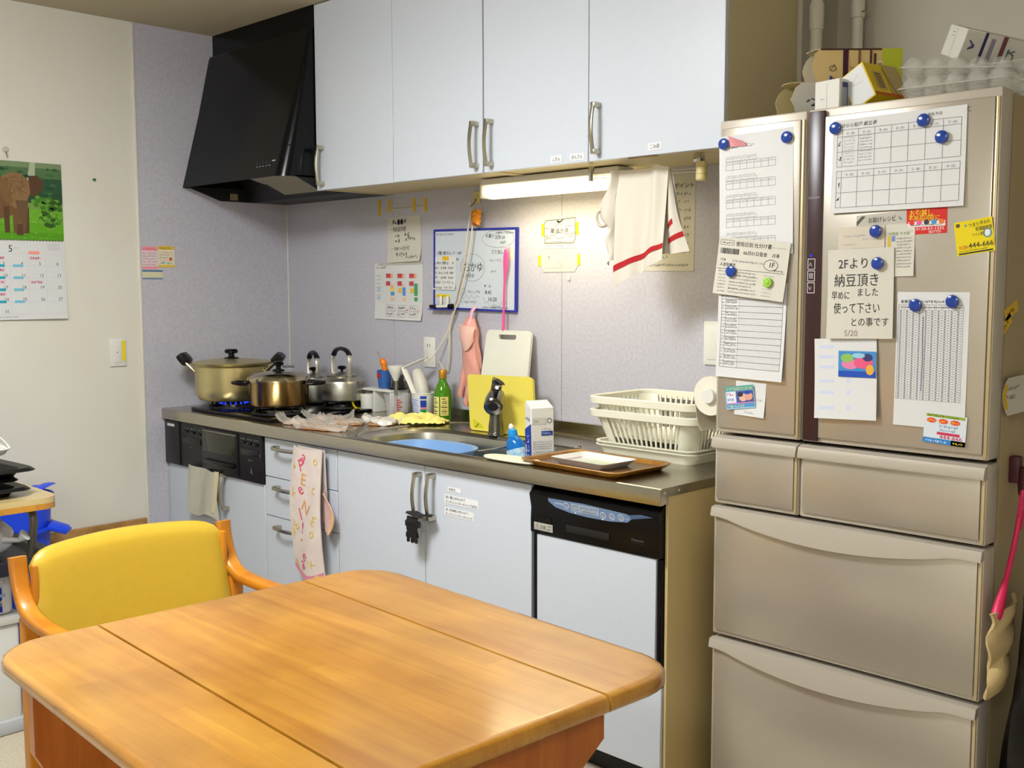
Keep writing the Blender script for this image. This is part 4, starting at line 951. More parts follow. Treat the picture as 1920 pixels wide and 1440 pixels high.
for row in range(5):
    for colm in range(7):
        n = row * 7 + colm - start + 1
        if 1 <= n <= 31: bot.text(str(n), gx0 + cw * (colm + .62), gy0 + chh * (4 - row) + .004, .017, (70, 72, 80) if colm else (200, 60, 60))
for row in range(5):
    for colm, cc in ((3, (40, 160, 186)), (4, (120, 190, 214))):
        bot.rect(gx0 + cw * colm + .012, gy0 + chh * (4 - row) - .004, gx0 + cw * colm + .050, gy0 + chh * (4 - row) + .006, cc, 4) if row < 4 else None
    if row < 4: bot.rect(gx0 + cw * (3 if row != 2 else 3) + .006, gy0 + chh * (4 - row) + .024, gx0 + cw * 3 + .050, gy0 + chh * (4 - row) + .036, (232, 180, 196), 4); bot.scrib(gx0 + cw * 3 + .012, gy0 + chh * (4 - row) + .025, .036, .010, INK, L=5)
for row in (0, 2):
    bot.rect(gx0 + cw * 5 + .006, gy0 + chh * (4 - row) + .024, gx0 + cw * 5 + .052, gy0 + chh * (4 - row) + .036, (232, 190, 200), 4); bot.scrib(gx0 + cw * 5 + .010, gy0 + chh * (4 - row) + .025, .04, .010, INK, L=5)
bot.rect(gx0 + cw * 5 + .004, gy0 + chh * 5 + .001, gx0 + cw * 5 + .046, gy0 + chh * 5 + .011, (250, 150, 130), 4)
bot.scrib(.20, .008, .10, .005, (90, 90, 150))
bot.done('month_print', bo)
mb = MB()
for k in range(40): mb.tube([(.002, CY + .006 + k * .0122, 1.541), (.007, CY + .006 + k * .0122, 1.5435), (.002, CY + .006 + k * .0122, 1.547)], .0011, 5)
mb.build('wire_binding', mat('binding', (60, 62, 66), .4, metal=.6), cal)['kind'] = 'stuff'
t = thing('wall_hook', 'clear round hook stuck to the wall above the calendar', 'hook', (.004, -1.245, 1.86))
MB().lathe([(0, 0), (.011, 0), (.012, .004), (.009, .007), (0, .007)], (0, -1.245, 1.882), 18, axis='x').build('pad', mat('clear_pad', (210, 205, 190), .15, alpha=.8), t)
MB().tube(catmull([(.006, -1.245, 1.876), (.010, -1.245, 1.862), (.016, -1.245, 1.856), (.020, -1.245, 1.863)], 4), .0025, 8).build('hook_wire', m_chrome, t)
mb = MB(); mb.lathe([(0, .0), (.004, 0), (.003, .008), (.005, .010), (.005, .013), (0, .014)], (0, -.908, 1.793), 12, axis='x')
solo(mb, 'push_pin', mat('green_pin', (20, 110, 50), .4), 'small green push pin in the white wall beside the calendar', 'push pin')
t = thing('light_switch', 'white light switch with a strip of yellow tape on the white wall', 'light switch', (0, -.834, 1.038))
MB().rbox(.0003, .009, -.870, -.798, 1.038, 1.154, .004).build('plate', m_plw, t); MB().rbox(.008, .012, -.856, -.822, 1.054, 1.142, .002).build('rocker', m_plw, t)
MB().box(.0092, .0100, -.819, -.803, 1.06, 1.144).build('tape', m_tapeb, t); MB().rbox(.0115, .0125, -.842, -.836, 1.095, 1.098, .0004, 1).build('indicator', m_dark, t)
for (y0, y1, z0, z1, base, bar, lab) in ((-.716, -.645, 1.438, 1.532, (228, 206, 208), (236, 150, 160), 'pink-edged leaflet stuck on the lilac wall panel'), (-.642, -.570, 1.446, 1.536, (232, 222, 190), (226, 190, 70), 'yellow-edged leaflet stuck on the lilac wall panel'), (-.716, -.625, 1.396, 1.434, (214, 210, 176), (60, 120, 170), 'blue-edged strip leaflet under the pink one on the wall panel')):
    p = Paper((.0045, y0, z0), y1 - y0, z1 - z0, 'L'); p.sheet('leaflet', flat(base), label=lab, cat='leaflet', group='leaflets on the stove wall'); w_, h_ = p.w, p.h
    p.rect(0, h_ * .82, w_, h_, bar); p.rect(0, 0, w_, h_ * .12, bar); p.scrib(.006, h_ * .84, w_ - .012, h_ * .12, (210, 90, 100) if bar[0] > 230 else (90, 90, 60))
    for k in range(5 if h_ > .05 else 1): p.scrib(.005, h_ * (.16 + .125 * k), w_ - .01, min(h_ * .085, .009), [(120, 100, 100), (190, 80, 90), (90, 110, 140)][k % 3])
    if bar[1] > 180: p.disc(.055, .035, .006, .006, (220, 50, 40), 3); p.disc(.02, .02, .005, .005, (90, 160, 200), 3); p.disc(.045, .018, .005, .005, (140, 190, 210), 3)
    p.done()
# ================================================================== things on the back wall
t = thing('socket_outlet', 'white double socket plate on the back wall behind the blender cord', 'outlet', (1.003, -.001, 1.037))
MB().rbox(.968, 1.038, -.0085, -.0003, 1.040, 1.162, .004).build('plate', m_plw, t)
for z in (1.075, 1.128):
    for x in (.994, 1.008): MB().box(x, x + .0022, -.0095, -.008, z - .006, z + .006).build('slot', m_dark, t)
t = thing('switch_plate', 'white wall plate beside the refrigerator over the dish rack', 'wall plate', (2.36, -.001, 1.118)); MB().rbox(2.318, 2.402, -.010, -.0003, 1.118, 1.255, .004).build('plate', m_plw, t); MB().rbox(2.333, 2.387, -.013, -.009, 1.135, 1.238, .002).build('rocker', m_plw, t)
def wpaper(x0, x1, z0, z1, m, label, ang=0, bend=None, y=-.0005, cat='paper note', name='paper_note'):
    p = Paper((x0, y, z0), x1 - x0, z1 - z0, 'B', ang, bend); p.sheet(name, m, label=label, cat=cat); return p
p = wpaper(.650, .957, 1.228, 1.460, m_paper, 'white chart sheet with coloured blocks taped low on the back wall', -.5, bendy(.010), name='chart_sheet')
w_, h_ = p.w, p.h; p.scrib(.012, h_ - .022, .07, .009, INK); p.gridl(.02, .075, .29, .195, 9, 10, .0006, (196, 198, 204))
for col0 in range(3):
    x = .075 + col0 * .075
    for r_, w2, cc in ((.172, .03, (196, 76, 86)), (.140, .028, (196, 76, 86))): p.rect(x, r_, x + w2, r_ + .018, cc, 3)
    p.rect(x + .03, .172, x + .045, .190, (228, 170, 130), 3)
p.rect(.015, .118, .035, .130, (160, 200, 226), 3); p.rect(.015, .083, .035, .095, (160, 200, 226), 3)
for x, z, w2, h2, cc in ((.105, .100, .025, .015, (90, 150, 200)), (.105, .118, .025, .012, (240, 214, 90)), (.105, .128, .02, .014, (236, 180, 110)), (.155, .112, .022, .018, (230, 184, 60)), (.182, .100, .020, .034, (90, 150, 214)), (.232, .112, .022, .018, (230, 184, 60)), (.256, .100, .022, .05, (80, 160, 100)), (.256, .078, .022, .016, (80, 160, 100)), (.105, .078, .024, .014, (236, 190, 150)), (.182, .078, .022, .014, (236, 190, 150)), (.17, .135, .02, .012, (236, 190, 150))): p.rect(x, z, x + w2, z + h2, cc, 3)
for k in range(3):
    for j in range(2):
        x, z = .075 + k * .075, .012 + j * .026; p.path([(x, z), (x + .055, z), (x + .055, z + .022), (x, z + .022), (x, z)], .0009, GREY, 3); p.scrib(x + .006, z + .005, .045, .012, INK, L=4)
    p.scrib(.13 + k * .075, .03, .016, .02, (220, 150, 150))
for k in range(7): p.scrib(.012, .178 - k * .016, .028, .005, GREY)
p.done()
p = wpaper(.742, .955, 1.462, 1.645, m_paperw, 'curling handwritten menu memo above the coloured chart', 1.0, bendy(.012), y=-.0015)
p.disc(.075, .163, .0095, .012, INK); p.disc(.095, .163, .0095, .012, INK); p.scrib(.035, .155, .03, .02, INK); p.scrib(.108, .155, .02, .02, INK)
p.text('・有料試作費', .02, .125, .023, INK, width=.10); p.scrib(.05, .100, .035, .018, INK); p.scrib(.11, .100, .03, .018, INK); p.scrib(.05, .078, .04, .018, INK); p.scrib(.115, .085, .07, .016, INK)
p.text('・10K〜5分付', .02, .048, .021, INK, width=.12); p.scrib(.055, .022, .07, .018, INK); p.scrib(.12, .012, .08, .014, INK); p.done()
p = Paper((.690, -.0006, 1.676), .30, .011, 'B', 1.2); p.sheet('paper_strip', m_paperw, label='narrow printed strip under the yellow tapes on the back wall', cat='paper strip'); p.scrib(.02, .002, .26, .006, (110, 105, 80)); p.done()
for k, (x, z0, z1) in enumerate(((.681, 1.655, 1.722), (.748, 1.668, 1.722), (.905, 1.664, 1.718), (.973, 1.660, 1.716))):
    mb = MB(); mb.box(x, x + .016, -.0018, -.0011, z0, z1); solo(mb, 'tape_piece', m_tape, ['first', 'second', 'third', 'fourth'][k] + ' yellow tape strip from the hood in the row of four', 'tape', 'yellow tape strips on the back wall')
p = wpaper(.676, .962, 1.452, 1.462, m_paperw, 'torn perforated paper edge between the memo and the chart', .6, y=-.004, name='paper_strip', cat='paper strip')
for k in range(34): p.rect(.004 + k * .0083, .003, .0075 + k * .0083, .007, (110, 106, 96))
p.done()
# whiteboard
wb = thing('whiteboard', 'blue-framed whiteboard with handwriting hanging on the back wall', 'whiteboard', (1.27, -.012, 1.27))
bl, br, tr, tl = (1.040, 1.278), (1.490, 1.266), (1.496, 1.574), (1.052, 1.588)
p = Paper((1.047, -.004, 1.284), .443, .295, 'B', -1.0, thick=.008); p.sheet('writing_surface', mat('board_white', (200, 208, 216), .3), wb)
for a0, b0, a1, b1 in ((-.008, -.008, .451, 0), (-.008, .295, .451, .303), (-.008, 0, 0, .295), (.443, 0, .451, .295)):
    mb = MB(); mb.add([p.at(a, b, d) for d in (0, .011) for a, b in ((a0, b0), (a1, b0), (a1, b1), (a0, b1))], [(0, 1, 2, 3), (4, 5, 6, 7), (0, 1, 5, 4), (1, 2, 6, 5), (2, 3, 7, 6), (3, 0, 4, 7)]); mb.build('frame_bar', mat('blue_frame', (34, 44, 150), .35), wb)
p.scrib(.008, .278, .10, .010, GREY); p.text('大量ビール', .285, .268, .016, INK); p.scrib(.34, .280, .10, .010, INK); p.text('25,25128', .335, .262, .014, INK, sk=.2); p.text('16:07', .36, .244, .014, INK, sk=.2); p.ring(.352, .262, .085, .032, .0012, GREY)
p.text('1階 食のレト 14F', .012, .205, .016, INK, width=.14); p.text('238', .115, .182, .014, INK); p.text('おかゆ', .165, .142, .042, (60, 62, 70), width=.105); p.ring(.215, .155, .066, .052, .0014, GREY); p.text('10日分', .175, .118, .017, INK)
p.text('ゴミ出し', .315, .208, .017, INK); p.text('つレーフ 3', .305, .178, .013, INK); p.scrib(.315, .135, .03, .012, GREY); p.text('※ : ん', .28, .082, .016, INK); p.text('8:45', .285, .056, .02, INK); p.text('16:20', .30, .030, .022, INK); p.path([(.275, .045), (.285, .02), (.30, .028), (.315, .008), (.33, .02), (.36, .01), (.375, .03), (.40, .025)], .0012, GREY)
p.path([(.15, .05), (.165, .035), (.18, .05), (.195, .036), (.21, .05), (.225, .036), (.24, .05), (.255, .04)], .0012, GREY); p.ring(.165, .064, .010, .012, .0012, GREY); p.scrib(.19, .058, .07, .012, GREY); p.scrib(.155, .018, .09, .012, GREY); p.scrib(.27, .002, .14, .008, INK); p.text('カレー', .325, .004, .014, INK)
p.rect(.40, .185, .437, .225, (226, 214, 200), 1)
p.done('handwriting', wb)
n = thing('taped_note', 'white slip with a bowl table taped on the left of the whiteboard', 'paper note', (1.10, -.016, 1.35))
q = Paper((1.037, -.0125, 1.352), .132, .128, 'B', -1, bendy(.006)); q.sheet('slip', m_paper, n); q.rect(.055, .115, .092, .130, (222, 178, 16), 1)
for k, tx in enumerate(('(お茶)  1', 'お  238 150', 'え 3co 218 180', '夕  208 150', '(おつり)', '5tup 16 01')): q.text(tx, .008, .100 - k * .019, .0125, INK, width=.11)
q.done('handwriting', n)
q = Paper((1.052, -.0125, 1.322), .085, .012, 'B', -1); q.sheet('label_strip', m_tapeb, label='yellow printed strip on the whiteboard above the marker', cat='label'); q.scrib(.006, .003, .07, .006, (120, 90, 30)); q.done()
for k, (x, cc, lab) in enumerate(((1.092, (216, 208, 190), 'short white marker stub standing on the whiteboard tray'), (1.132, (210, 206, 192), 'second white marker stub on the whiteboard tray beside the cord'))):
    mb = MB(); mb.lathe([(0, 0), (.006, 0), (.006, .03), (.004, .034), (0, .034)], (x, -.022, 1.2935), 12); solo(mb, 'marker_stub', flat(cc), lab, 'marker')
t = thing('marker_pen', 'black-capped white marker lying along the whiteboard tray', 'marker', (1.10, -.026, 1.283)); MB().tube([(1.035, -.027, 1.285), (1.075, -.027, 1.285)], .007, 12).build('cap', m_blackp, t); MB().tube([(1.075, -.027, 1.285), (1.145, -.027, 1.287)], .0062, 12).build('barrel', m_plw, t); MB().tube([(1.145, -.027, 1.287), (1.168, -.027, 1.288)], .009, 12).build('end', m_black, t)
MB().rbox(1.03, 1.175, -.036, -.013, 1.272, 1.277, .002).build('pen_tray', mat('blue_frame', (34, 44, 150)), wb)
t = thing('wall_hook', 'cream adhesive hook under the wall cabinet holding the cord', 'hook', (1.28, -.001, 1.65))
MB().rbox(1.262, 1.300, -.008, -.0003, 1.676, 1.722, .003).build('plate', mat('cream_plastic', (214, 200, 140), .4), t); MB().tube(catmull([(1.282, -.008, 1.694), (1.283, -.022, 1.676), (1.285, -.036, 1.664), (1.287, -.046, 1.668), (1.287, -.048, 1.678)], 5), .003, 8).build('hook_wire', m_nickel, t)
MB().tube([(1.270, -.010, 1.700), (1.282, -.012, 1.705), (1.294, -.010, 1.700)], .004, 8).build('hook_bar', mat('cream_plastic', (214, 200, 140)), t)
mb = MB(); mb.grid(lambda a, b: (1.305 + (a - .5) * .055 * (1 - .3 * b), -.028 - .014 * math.sin(PI * a) - .003 * math.sin(20 * b + 9 * a), 1.648 - .058 * b + .004 * math.sin(9 * a)), 10, 10, thick=.002)
t = thing('orange_clip', 'orange clip hanging on the hook above the whiteboard', 'clip', (1.305, -.03, 1.59)); mb.build('jaw', mat('orange_clip', (226, 140, 20), .3), t); MB().tube([(1.303, -.046, 1.60), (1.320, -.046, 1.592)], .005, 8).build('spring', mat('rust', (150, 80, 20), .5), t)
MB().tube(catmull([(1.290, -.034, 1.66), (1.300, -.036, 1.654), (1.306, -.034, 1.645)], 4), .0018, 6).build('hanging_loop', m_nickel, t)
# pink spatula hanging on the whiteboard
t = thing('pink_spatula', 'thin pink plastic stick hanging in front of the whiteboard', 'spatula', (1.455, -.03, 1.20)); m_pink = mat('hot_pink', (236, 80, 150), .35)
MB().tube(catmull([(1.463, -.030, 1.500), (1.462, -.030, 1.47), (1.460, -.030, 1.43), (1.455, -.029, 1.39), (1.451, -.029, 1.33), (1.449, -.029, 1.255)], 4), [.005, .008, .010, .011, .0125, .0125, .0125, .0115, .010, .009, .0075, .006, .005, .004, .004, .004, .0035, .0035, .0035, .0035, .0035], 10, ry=.005).build('blade', m_pink, t)
MB().tube([(1.449, -.029, 1.255), (1.448, -.030, 1.20)], .0055, 10).build('tip', m_pink, t); MB().lathe([(.004, -.003), (.008, -.003), (.008, .003), (.004, .003), (.004, -.003)], (1.464, -.030, 1.505), 14, axis='y', cap=False).build('eyelet', mat('pale_pink', (232, 190, 200), .4), t)
# pink rubber glove
m_glove = mat('pink_glove', (226, 160, 146), .5, noise=.15, nscale=20)
t = thing('rubber_glove', 'pair of folded pale pink rubber gloves hanging under the whiteboard', 'rubber glove', (1.28, -.035, .93))
GP = [(1.279, 1.245, .017, .012), (1.272, 1.225, .030, .020), (1.268, 1.195, .040, .026), (1.270, 1.165, .044, .026), (1.275, 1.130, .042, .022), (1.280, 1.09, .044, .024), (1.284, 1.05, .046, .022), (1.288, 1.01, .044, .020), (1.290, .97, .040, .018), (1.292, .93, .036, .014)]
def gring(x, z, rx, ry, k): return [(x + rx * math.cos(2 * PI * i / 20) * (1 + .10 * math.sin(3 * i + k)), -.034 + ry * math.sin(2 * PI * i / 20) * (1 + .18 * math.sin(5 * i + 2 * k)), z + .006 * math.sin(2 * i + k)) for i in range(20)]
gl = MB().loft([gring(*g_, k) for k, g_ in enumerate(GP)]).build('glove', m_glove, t)
for k, (x0, x1, zb) in enumerate(((1.240, 1.226, .935), (1.268, 1.258, .905), (1.292, 1.290, .900), (1.315, 1.322, .915))):
    MB().tube(catmull([(1.28 + (x0 - 1.28) * .7, -.036, 1.06 if k == 0 else .98), (x0, -.040, 1.0 if k == 0 else .95), (x1, -.042, zb + .02), (x1 + .002, -.041, zb)], 5), [.016] * 6 + [.0135] * 6 + [.012, .011, .010, .008], 10).build('finger', m_glove, t)
MB().grid(lambda a, b: (1.236 + .088 * a * (1 - .25 * b) + .010 * b, -.054 - .012 * math.sin(PI * a) - .006 * math.sin(PI * b), 1.222 - (.030 + .065 * math.sin(PI * min(1, a * .8 + .1))) * b - .012 * a), 12, 10, thick=.002).build('cuff_fold', mat('pale_glove', (232, 186, 172), .5), t)
MB().tube(catmull([(1.288, -.020, 1.285), (1.284, -.034, 1.27), (1.282, -.040, 1.245), (1.281, -.050, 1.215)], 4), .006, 8, ry=.010).build('clip', mat('pink_clip', (226, 170, 190), .3), t)
# two small cards with yellow tape
for k, (x0, x1, z0, z1, lab) in enumerate(((1.622, 1.782, 1.507, 1.606, 'upper hand-drawn card taped on the back wall below the lamp'), (1.606, 1.790, 1.413, 1.499, 'lower faded card taped on the back wall below the lamp'))):
    t = thing('taped_card', lab, 'card', ((x0 + x1) / 2, -.001, z0), 'hand-drawn cards below the lamp'); p = Paper((x0, -.0006, z0), x1 - x0, z1 - z0, 'B', .6 if k == 0 else 0); w_, h_ = p.w, p.h
    ol = [(.004, 0), (w_ - .004, 0), (w_, .004), (w_, h_ - .004), (w_ - .004, h_), (.004, h_), (0, h_ - .004), (0, .004)] if k == 0 else [(.018, 0), (w_ - .018, 0), (w_, .026), (w_, h_ - .012), (w_ - .016, h_), (.016, h_), (0, h_ - .012), (0, .026)]
    p.sheet('card', m_paperw, t, outline=ol)
    if k == 0:
        p.path([(.008, .010), (w_ - .016, .006), (w_ - .008, .018), (w_ - .006, h_ - .006), (.014, h_ - .010), (.006, h_ - .022), (.008, .010)], .0020, INK); p.path([(.012, .014), (w_ - .02, .011), (w_ - .012, .02)], .001, INK)
        p.line(.008, .062, .055, .062, .001, INK); p.line(.105, .066, w_ - .008, .066, .001, INK); p.line(.008, .036, .055, .036, .001, INK); p.line(.1, .038, w_ - .008, .040, .001, INK)
        p.text('夏油汁油', .035, .045, .018, INK, width=.085); p.text('2017', .014, .024, .012, INK); p.text('1.10', .118, .026, .012, INK); p.ring(.078, .034, .026, .010, .001, INK)
        p.poly([(.066, .082), (.075, .078), (.084, .080), (.094, .086), (.098, .092), (.090, .089), (.082, .084), (.076, .086), (.068, .090)], INK); p.path([(.058, .064), (.064, .072), (.078, .076), (.092, .072), (.098, .066)], .001, INK)
    else:
        p.path([(.026, .016), (w_ - .026, .016), (w_ - .026, h_ - .016), (.026, h_ - .016), (.026, .016)], .0008, LG); p.path([(.019, .002), (w_ - .019, .002), (w_ - .002, .027), (w_ - .002, h_ - .013), (w_ - .017, h_ - .002), (.017, h_ - .002), (.002, h_ - .013), (.002, .027), (.019, .002)], .0012, (150, 148, 140)); p.scrib(.04, .046, .012, .014, GREY); p.scrib(.12, .046, .012, .014, LG); p.path([(.085, .02), (.09, .034), (.10, .040), (.106, .030), (.098, .022), (.112, .018)], .0009, GREY); p.ring(.092, .046, .045, .032, .0006, (200, 198, 190))
    p.done('drawing', t)
    for a in (-.008, w_ - .006): MB().box(x0 + a, x0 + a + .013, -.0016, -.0011, z0 + h_ * (.35 if k == 0 else .28), z0 + h_ * (.80 if k == 0 else .72)).build('tape', m_tapeb, t)
mb = MB(); mb.rbox(1.742, 1.752, -.006, -.0003, 1.385, 1.403, .002); solo(mb, 'hook_remnant', m_plw, 'tiny white hook remnant below the lower card', 'hook')
p = wpaper(2.035, 2.272, 1.415, 1.722, m_paperw, 'large advice poster on the back wall behind the hanging tea towel', -.6, name='poster', cat='poster')
p.text('節電の', .03, .265, .026, INK); p.text('ポイント', .155, .262, .019, INK, width=.075)
for k in range(8):
    p.scrib(.155, .24 - k * .026, .03, .010, [(90, 120, 160), GREY, (120, 140, 110)][k % 3]); p.scrib(.195, .238 - k * .026, .026, .012, GREY)
p.rect(.185, .095, .200, .110, (110, 150, 190)); p.rect(.16, .16, .175, .175, (150, 180, 200)); p.scrib(.02, .014, .19, .010, GREY)
for k in range(6): p.scrib(.02, .04 + k * .034, .12, .014, GREY)
p.done()
# ================================================================== lamp under the wall cabinet
ul = thing('under_cabinet_lamp', 'lit white fluorescent lamp fixed under the wall cabinet', 'lamp', (1.79, -.16, 1.67))
MB().rbox(1.50, 2.12, -.195, -.115, 1.716, ZC, .004).build('housing', m_plw, ul)
mb = MB(); P = [(-.150 + .030 * math.cos(a) * 1.35, 1.697 + .027 * math.sin(a)) for a in [2 * PI * k / 24 for k in range(24)]]
rings = []
for x, k in ((1.497, .55), (1.501, .82), (1.510, .97), (1.522, 1), (2.095, 1), (2.107, .97), (2.116, .82), (2.120, .55)): rings.append([(x, -.150 + (y + .150) * k, 1.697 + (z - 1.697) * k) for y, z in P])
mb.loft(rings); mb.build('diffuser', mat('lamp_glow', (255, 236, 182), .4, emit=2.4), ul)
for x in (1.489, 2.116): MB().rbox(x, x + .012, -.19, -.11, 1.672, 1.724, .006).build('end_cap', m_plw, ul)
UNDER_LIGHT.parent = ul; UNDER_LIGHT.location = Vector((1.805, -.150, 1.666)) - Vector((1.79, -.16, 1.67))
# ================================================================== line, tea towel and reel
t = thing('clothes_line_reel', 'cream retractable line reel clipped under the wall cabinet', 'line reel', (2.468, -.25, 1.66))
MB().lathe([(0, 1.664), (.012, 1.664), (.0155, 1.668), (.0155, 1.715), (.014, 1.718), (0, 1.718)], (2.468, -.25, 0), 20).build('reel_body', mat('cream_plastic', (214, 200, 140)), t)
for z in (1.683, 1.702): MB().lathe([(.0157, z), (.0160, z + .0006), (.0157, z + .0012)], (2.468, -.25, 0), 20, cap=False).build('groove', mat('groove', (150, 138, 96), .6), t)
MB().rbox(2.448, 2.472, -.262, -.238, 1.716, ZC, .002).build('clip', m_chrome, t)
MB().tube([(2.456, -.25, 1.700), (2.06, -.25, 1.706)], .0009, 6).build('line', mat('nylon_line', (190, 186, 170), .4), t); MB().tube([(2.456, -.25, 1.690), (2.06, -.25, 1.698)], .0009, 6).build('line', mat('nylon_line', (190, 186, 170)), t)
MB().rbox(2.052, 2.064, -.258, -.242, 1.690, 1.736, .002).build('end_bracket', m_chrome, t)
m_towel = mat('tea_towel', (228, 221, 206), .9, bump=.25, bscale=500); m_redl = mat('red_stripe', (186, 36, 40), .9)
tt = thing('tea_towel', 'cream tea towel with a red stripe hanging from the line', 'tea towel', (2.24, -.25, 1.38))
def towel_pt(a, b):      # a along the line, b from the front hem over the line to the back hem
    hemf = 1.362 + .080 * a ** .8; hemb = 1.452 + .01 * a; zt = 1.7135 - .003 * math.sin(PI * a) - .003 * a
    fold = .010 * math.exp(-((a - .80) / .09) ** 2) * 1.0
    if b < .55:
        s = b / .55; z = hemf + (zt + fold - hemf) * s; fl_ = 1 - s
        y = -.258 - .013 * math.sin(7.2 * a + .4 + 1.2 * fl_) * fl_ - .005 * math.sin(17 * a + 3 * fl_) * fl_ - .016 * fl_ - 1.3 * fold * (s ** .5)
        x = 2.164 + .195 * a + .016 * fl_ * (1 - a)
    else:
        s = (b - .55) / .45; z = zt + fold * (1 - s) + (hemb - zt) * s
        y = -.242 + .010 * math.sin(7 * a) * s + .008 * s
        x = 2.164 + .195 * a + .045 * s * a ** 2 - .03 * s * (1 - a)
    if .5 < b < .6: z += .004 * math.sin((b - .5) / .1 * PI)
    return Vector((x, y, z))
MB().grid(towel_pt, 44, 44, thick=.0012).build('cloth', m_towel, tt)
MB().grid(lambda a, b: towel_pt(a, .070 + .030 * b) + Vector((0, -.0018, 0)), 44, 2).build('red_stripe', m_redl, tt)
def flap(a, b):      # the bunched corner that hangs out on the left
    z = 1.712 - .285 * b; bul = .050 * math.exp(-((b - .42) / .22) ** 2) + .012 + .022 * b
    pin = .024 * math.exp(-((b - .62) / .07) ** 2)
    x1 = 2.172 - .004 * b; x0 = x1 - bul + pin
    return Vector((x0 + (x1 - x0) * a + .004 * math.sin(15 * b), -.262 - .020 * math.sin(PI * a) * (1 - .6 * math.exp(-((b - .62) / .07) ** 2)) - .005 * math.sin(11 * b + 4 * a), z + .02 * a * b))
MB().grid(flap, 12, 34, thick=.0012).build('side_fold', m_towel, tt); MB().grid(lambda a, b: flap(a, .82 + .045 * b) + Vector((0, .0018, 0)), 12, 2).build('red_stripe', m_redl, tt)
MB().tube(catmull([(2.118, -.272, 1.600), (2.106, -.278, 1.585), (2.108, -.280, 1.562), (2.122, -.278, 1.548), (2.140, -.274, 1.552)], 5), .005, 8, ry=.008).build('twisted_loop', m_towel, tt)
def flap2(a, b):
    z = 1.712 - .255 * b - .004 * a * b + .012 * a * b
    return Vector((2.350 + .006 * b + (.006 + .068 * b ** 1.4) * a, -.250 - .010 * math.sin(PI * a) + .003 * math.sin(8 * b), z))
MB().grid(flap2, 12, 28, thick=.0012).build('side_fold', m_towel, tt); MB().grid(lambda a, b: flap2(a, .82 + .06 * b - .06 * a) + Vector((0, -.0022, 0)), 12, 2).build('red_stripe', m_redl, tt); MB().grid(lambda a, b: flap2(.05 + .55 * a, .66 + .06 * b - .06 * a) + Vector((0, -.0022, 0)), 8, 2).build('red_tab', m_redl, tt)
mb = MB(); mb.box(2.283, 2.382, -.352, -.338, ZC - .005, ZC + .0035); mb.build('catch_strip', mat('wood_strip', (150, 110, 40), .5), cabB)
# ================================================================== labels on the cabinets
def lab(x, z, w_, h_, txt, label, y, parent=None, ang=0):
    p = Paper((x, y, z), w_, h_, 'B', ang); p.sheet('name_label', mat('label_white', (232, 232, 232), .5), label=label, cat='label'); 
    lines = txt if isinstance(txt, tuple) else (txt,); hh = h_ / len(lines)
    for k, tx in enumerate(lines): p.text(tx, .006, h_ - hh * (k + .78), hh * .72, (70, 70, 75), width=min(w_ - .012, len(tx) * hh * .72))
    p.done('lettering')
lab(1.990, 1.743, .046, .020, 'ふきん', 'small white name label nearest the middle of the wall cabinet doors', -.3625)
lab(2.069, 1.743, .056, .020, 'かんさん', 'white name label beside the handle of the last wall cabinet door', -.3625)
lab(2.363, 1.748, .048, .020, 'ごみ袋', 'white name label on the last wall cabinet door above the tea towel', -.3625)
lab(1.797, .730, .062, .014, '水切り', 'top short white label strip on the sink cabinet door', -.6255, ang=0)
lab(1.782, .690, .155, .028, ('洗い桶に水を入れて', 'キッチンハイターキャップ2杯分'), 'middle two-line white label strip on the sink cabinet door', -.6255)
lab(1.782, .652, .134, .026, ('赤い洗浄器に水を入れて', 'キッチンハイター1キャップ'), 'bottom two-line white label strip on the sink cabinet door', -.6255)
# ================================================================== cloths on the handles
m_cl1 = mat('grey_cloth', (196, 192, 176), .95, noise=.25, nscale=25, bump=.3, bscale=400)
mb = MB(); mb.grid(lambda a, b: (.226 + .225 * a - .012 * math.sin(4 * b) * a + .01 * b, -.650 - .006 * math.sin(9 * a + 2 * b) - .012 * b, .634 - (.19 + .012 * math.sin(7 * a)) * b - .01 * a), 26, 22, thick=.0015)
t = thing('dish_cloth', 'thin grey-white dish cloth hanging in front of the stove cabinet', 'cloth', (.34, -.65, .44)); mb.build('cloth', m_cl1, t)
MB().grid(lambda a, b: (.445 + .028 * a * (1 - .5 * b) - .022 * b, -.655 - .012 * math.sin(PI * a), .632 - .17 * b), 6, 16, thick=.0015).build('folded_edge', mat('cream_cloth', (206, 196, 158), .95), t)
m_terry = mat('terry', (226, 214, 202), .98, noise=.45, nscale=16, col2=(204, 178, 186), bump=.5, bscale=420)
t = thing('letter_towel', 'pale towel printed with pink and yellow letters hanging on the top drawer handle', 'towel', (1.10, -.68, .34))
def terry(a, b):
    x0, x1 = 1.020 - .012 * math.sin(3 * b) + .01 * b, 1.188 + .018 * b
    x = x0 + (x1 - x0) * a
    return Vector((x, -.664 - .010 * math.sin(PI * a) - .006 * math.sin(6 * a + 4 * b) - .014 * math.sin(2.2 * b), .797 - (.44 + .028 * math.sin(PI * a * .9)) * b - .006 * math.sin(PI * a)))
MB().grid(terry, 22, 40, thick=.004).build('towel_front', m_terry, t)
MB().grid(lambda a, b: Vector((1.022 + .165 * a, -.652 + .010 * b, .795 - .26 * b)), 8, 8, thick=.003).build('towel_back', m_terry, t)
MB().grid(lambda a, b: terry(a, .955 + .045 * b) + Vector((0, -.0052, 0)), 22, 2).build('pink_hem', mat('pink_hem', (222, 140, 160), .95), t)
def fl3(a, b): return Vector((1.188 + (.062 * math.sin(PI * b * .85) + .006) * a, -.655 - .012 * a, .655 - .145 * b - .01 * a))
MB().grid(fl3, 8, 14, thick=.003).build('side_fold', mat('pink_terry', (228, 190, 186), .98, noise=.3, nscale=40, col2=(220, 120, 110)), t)
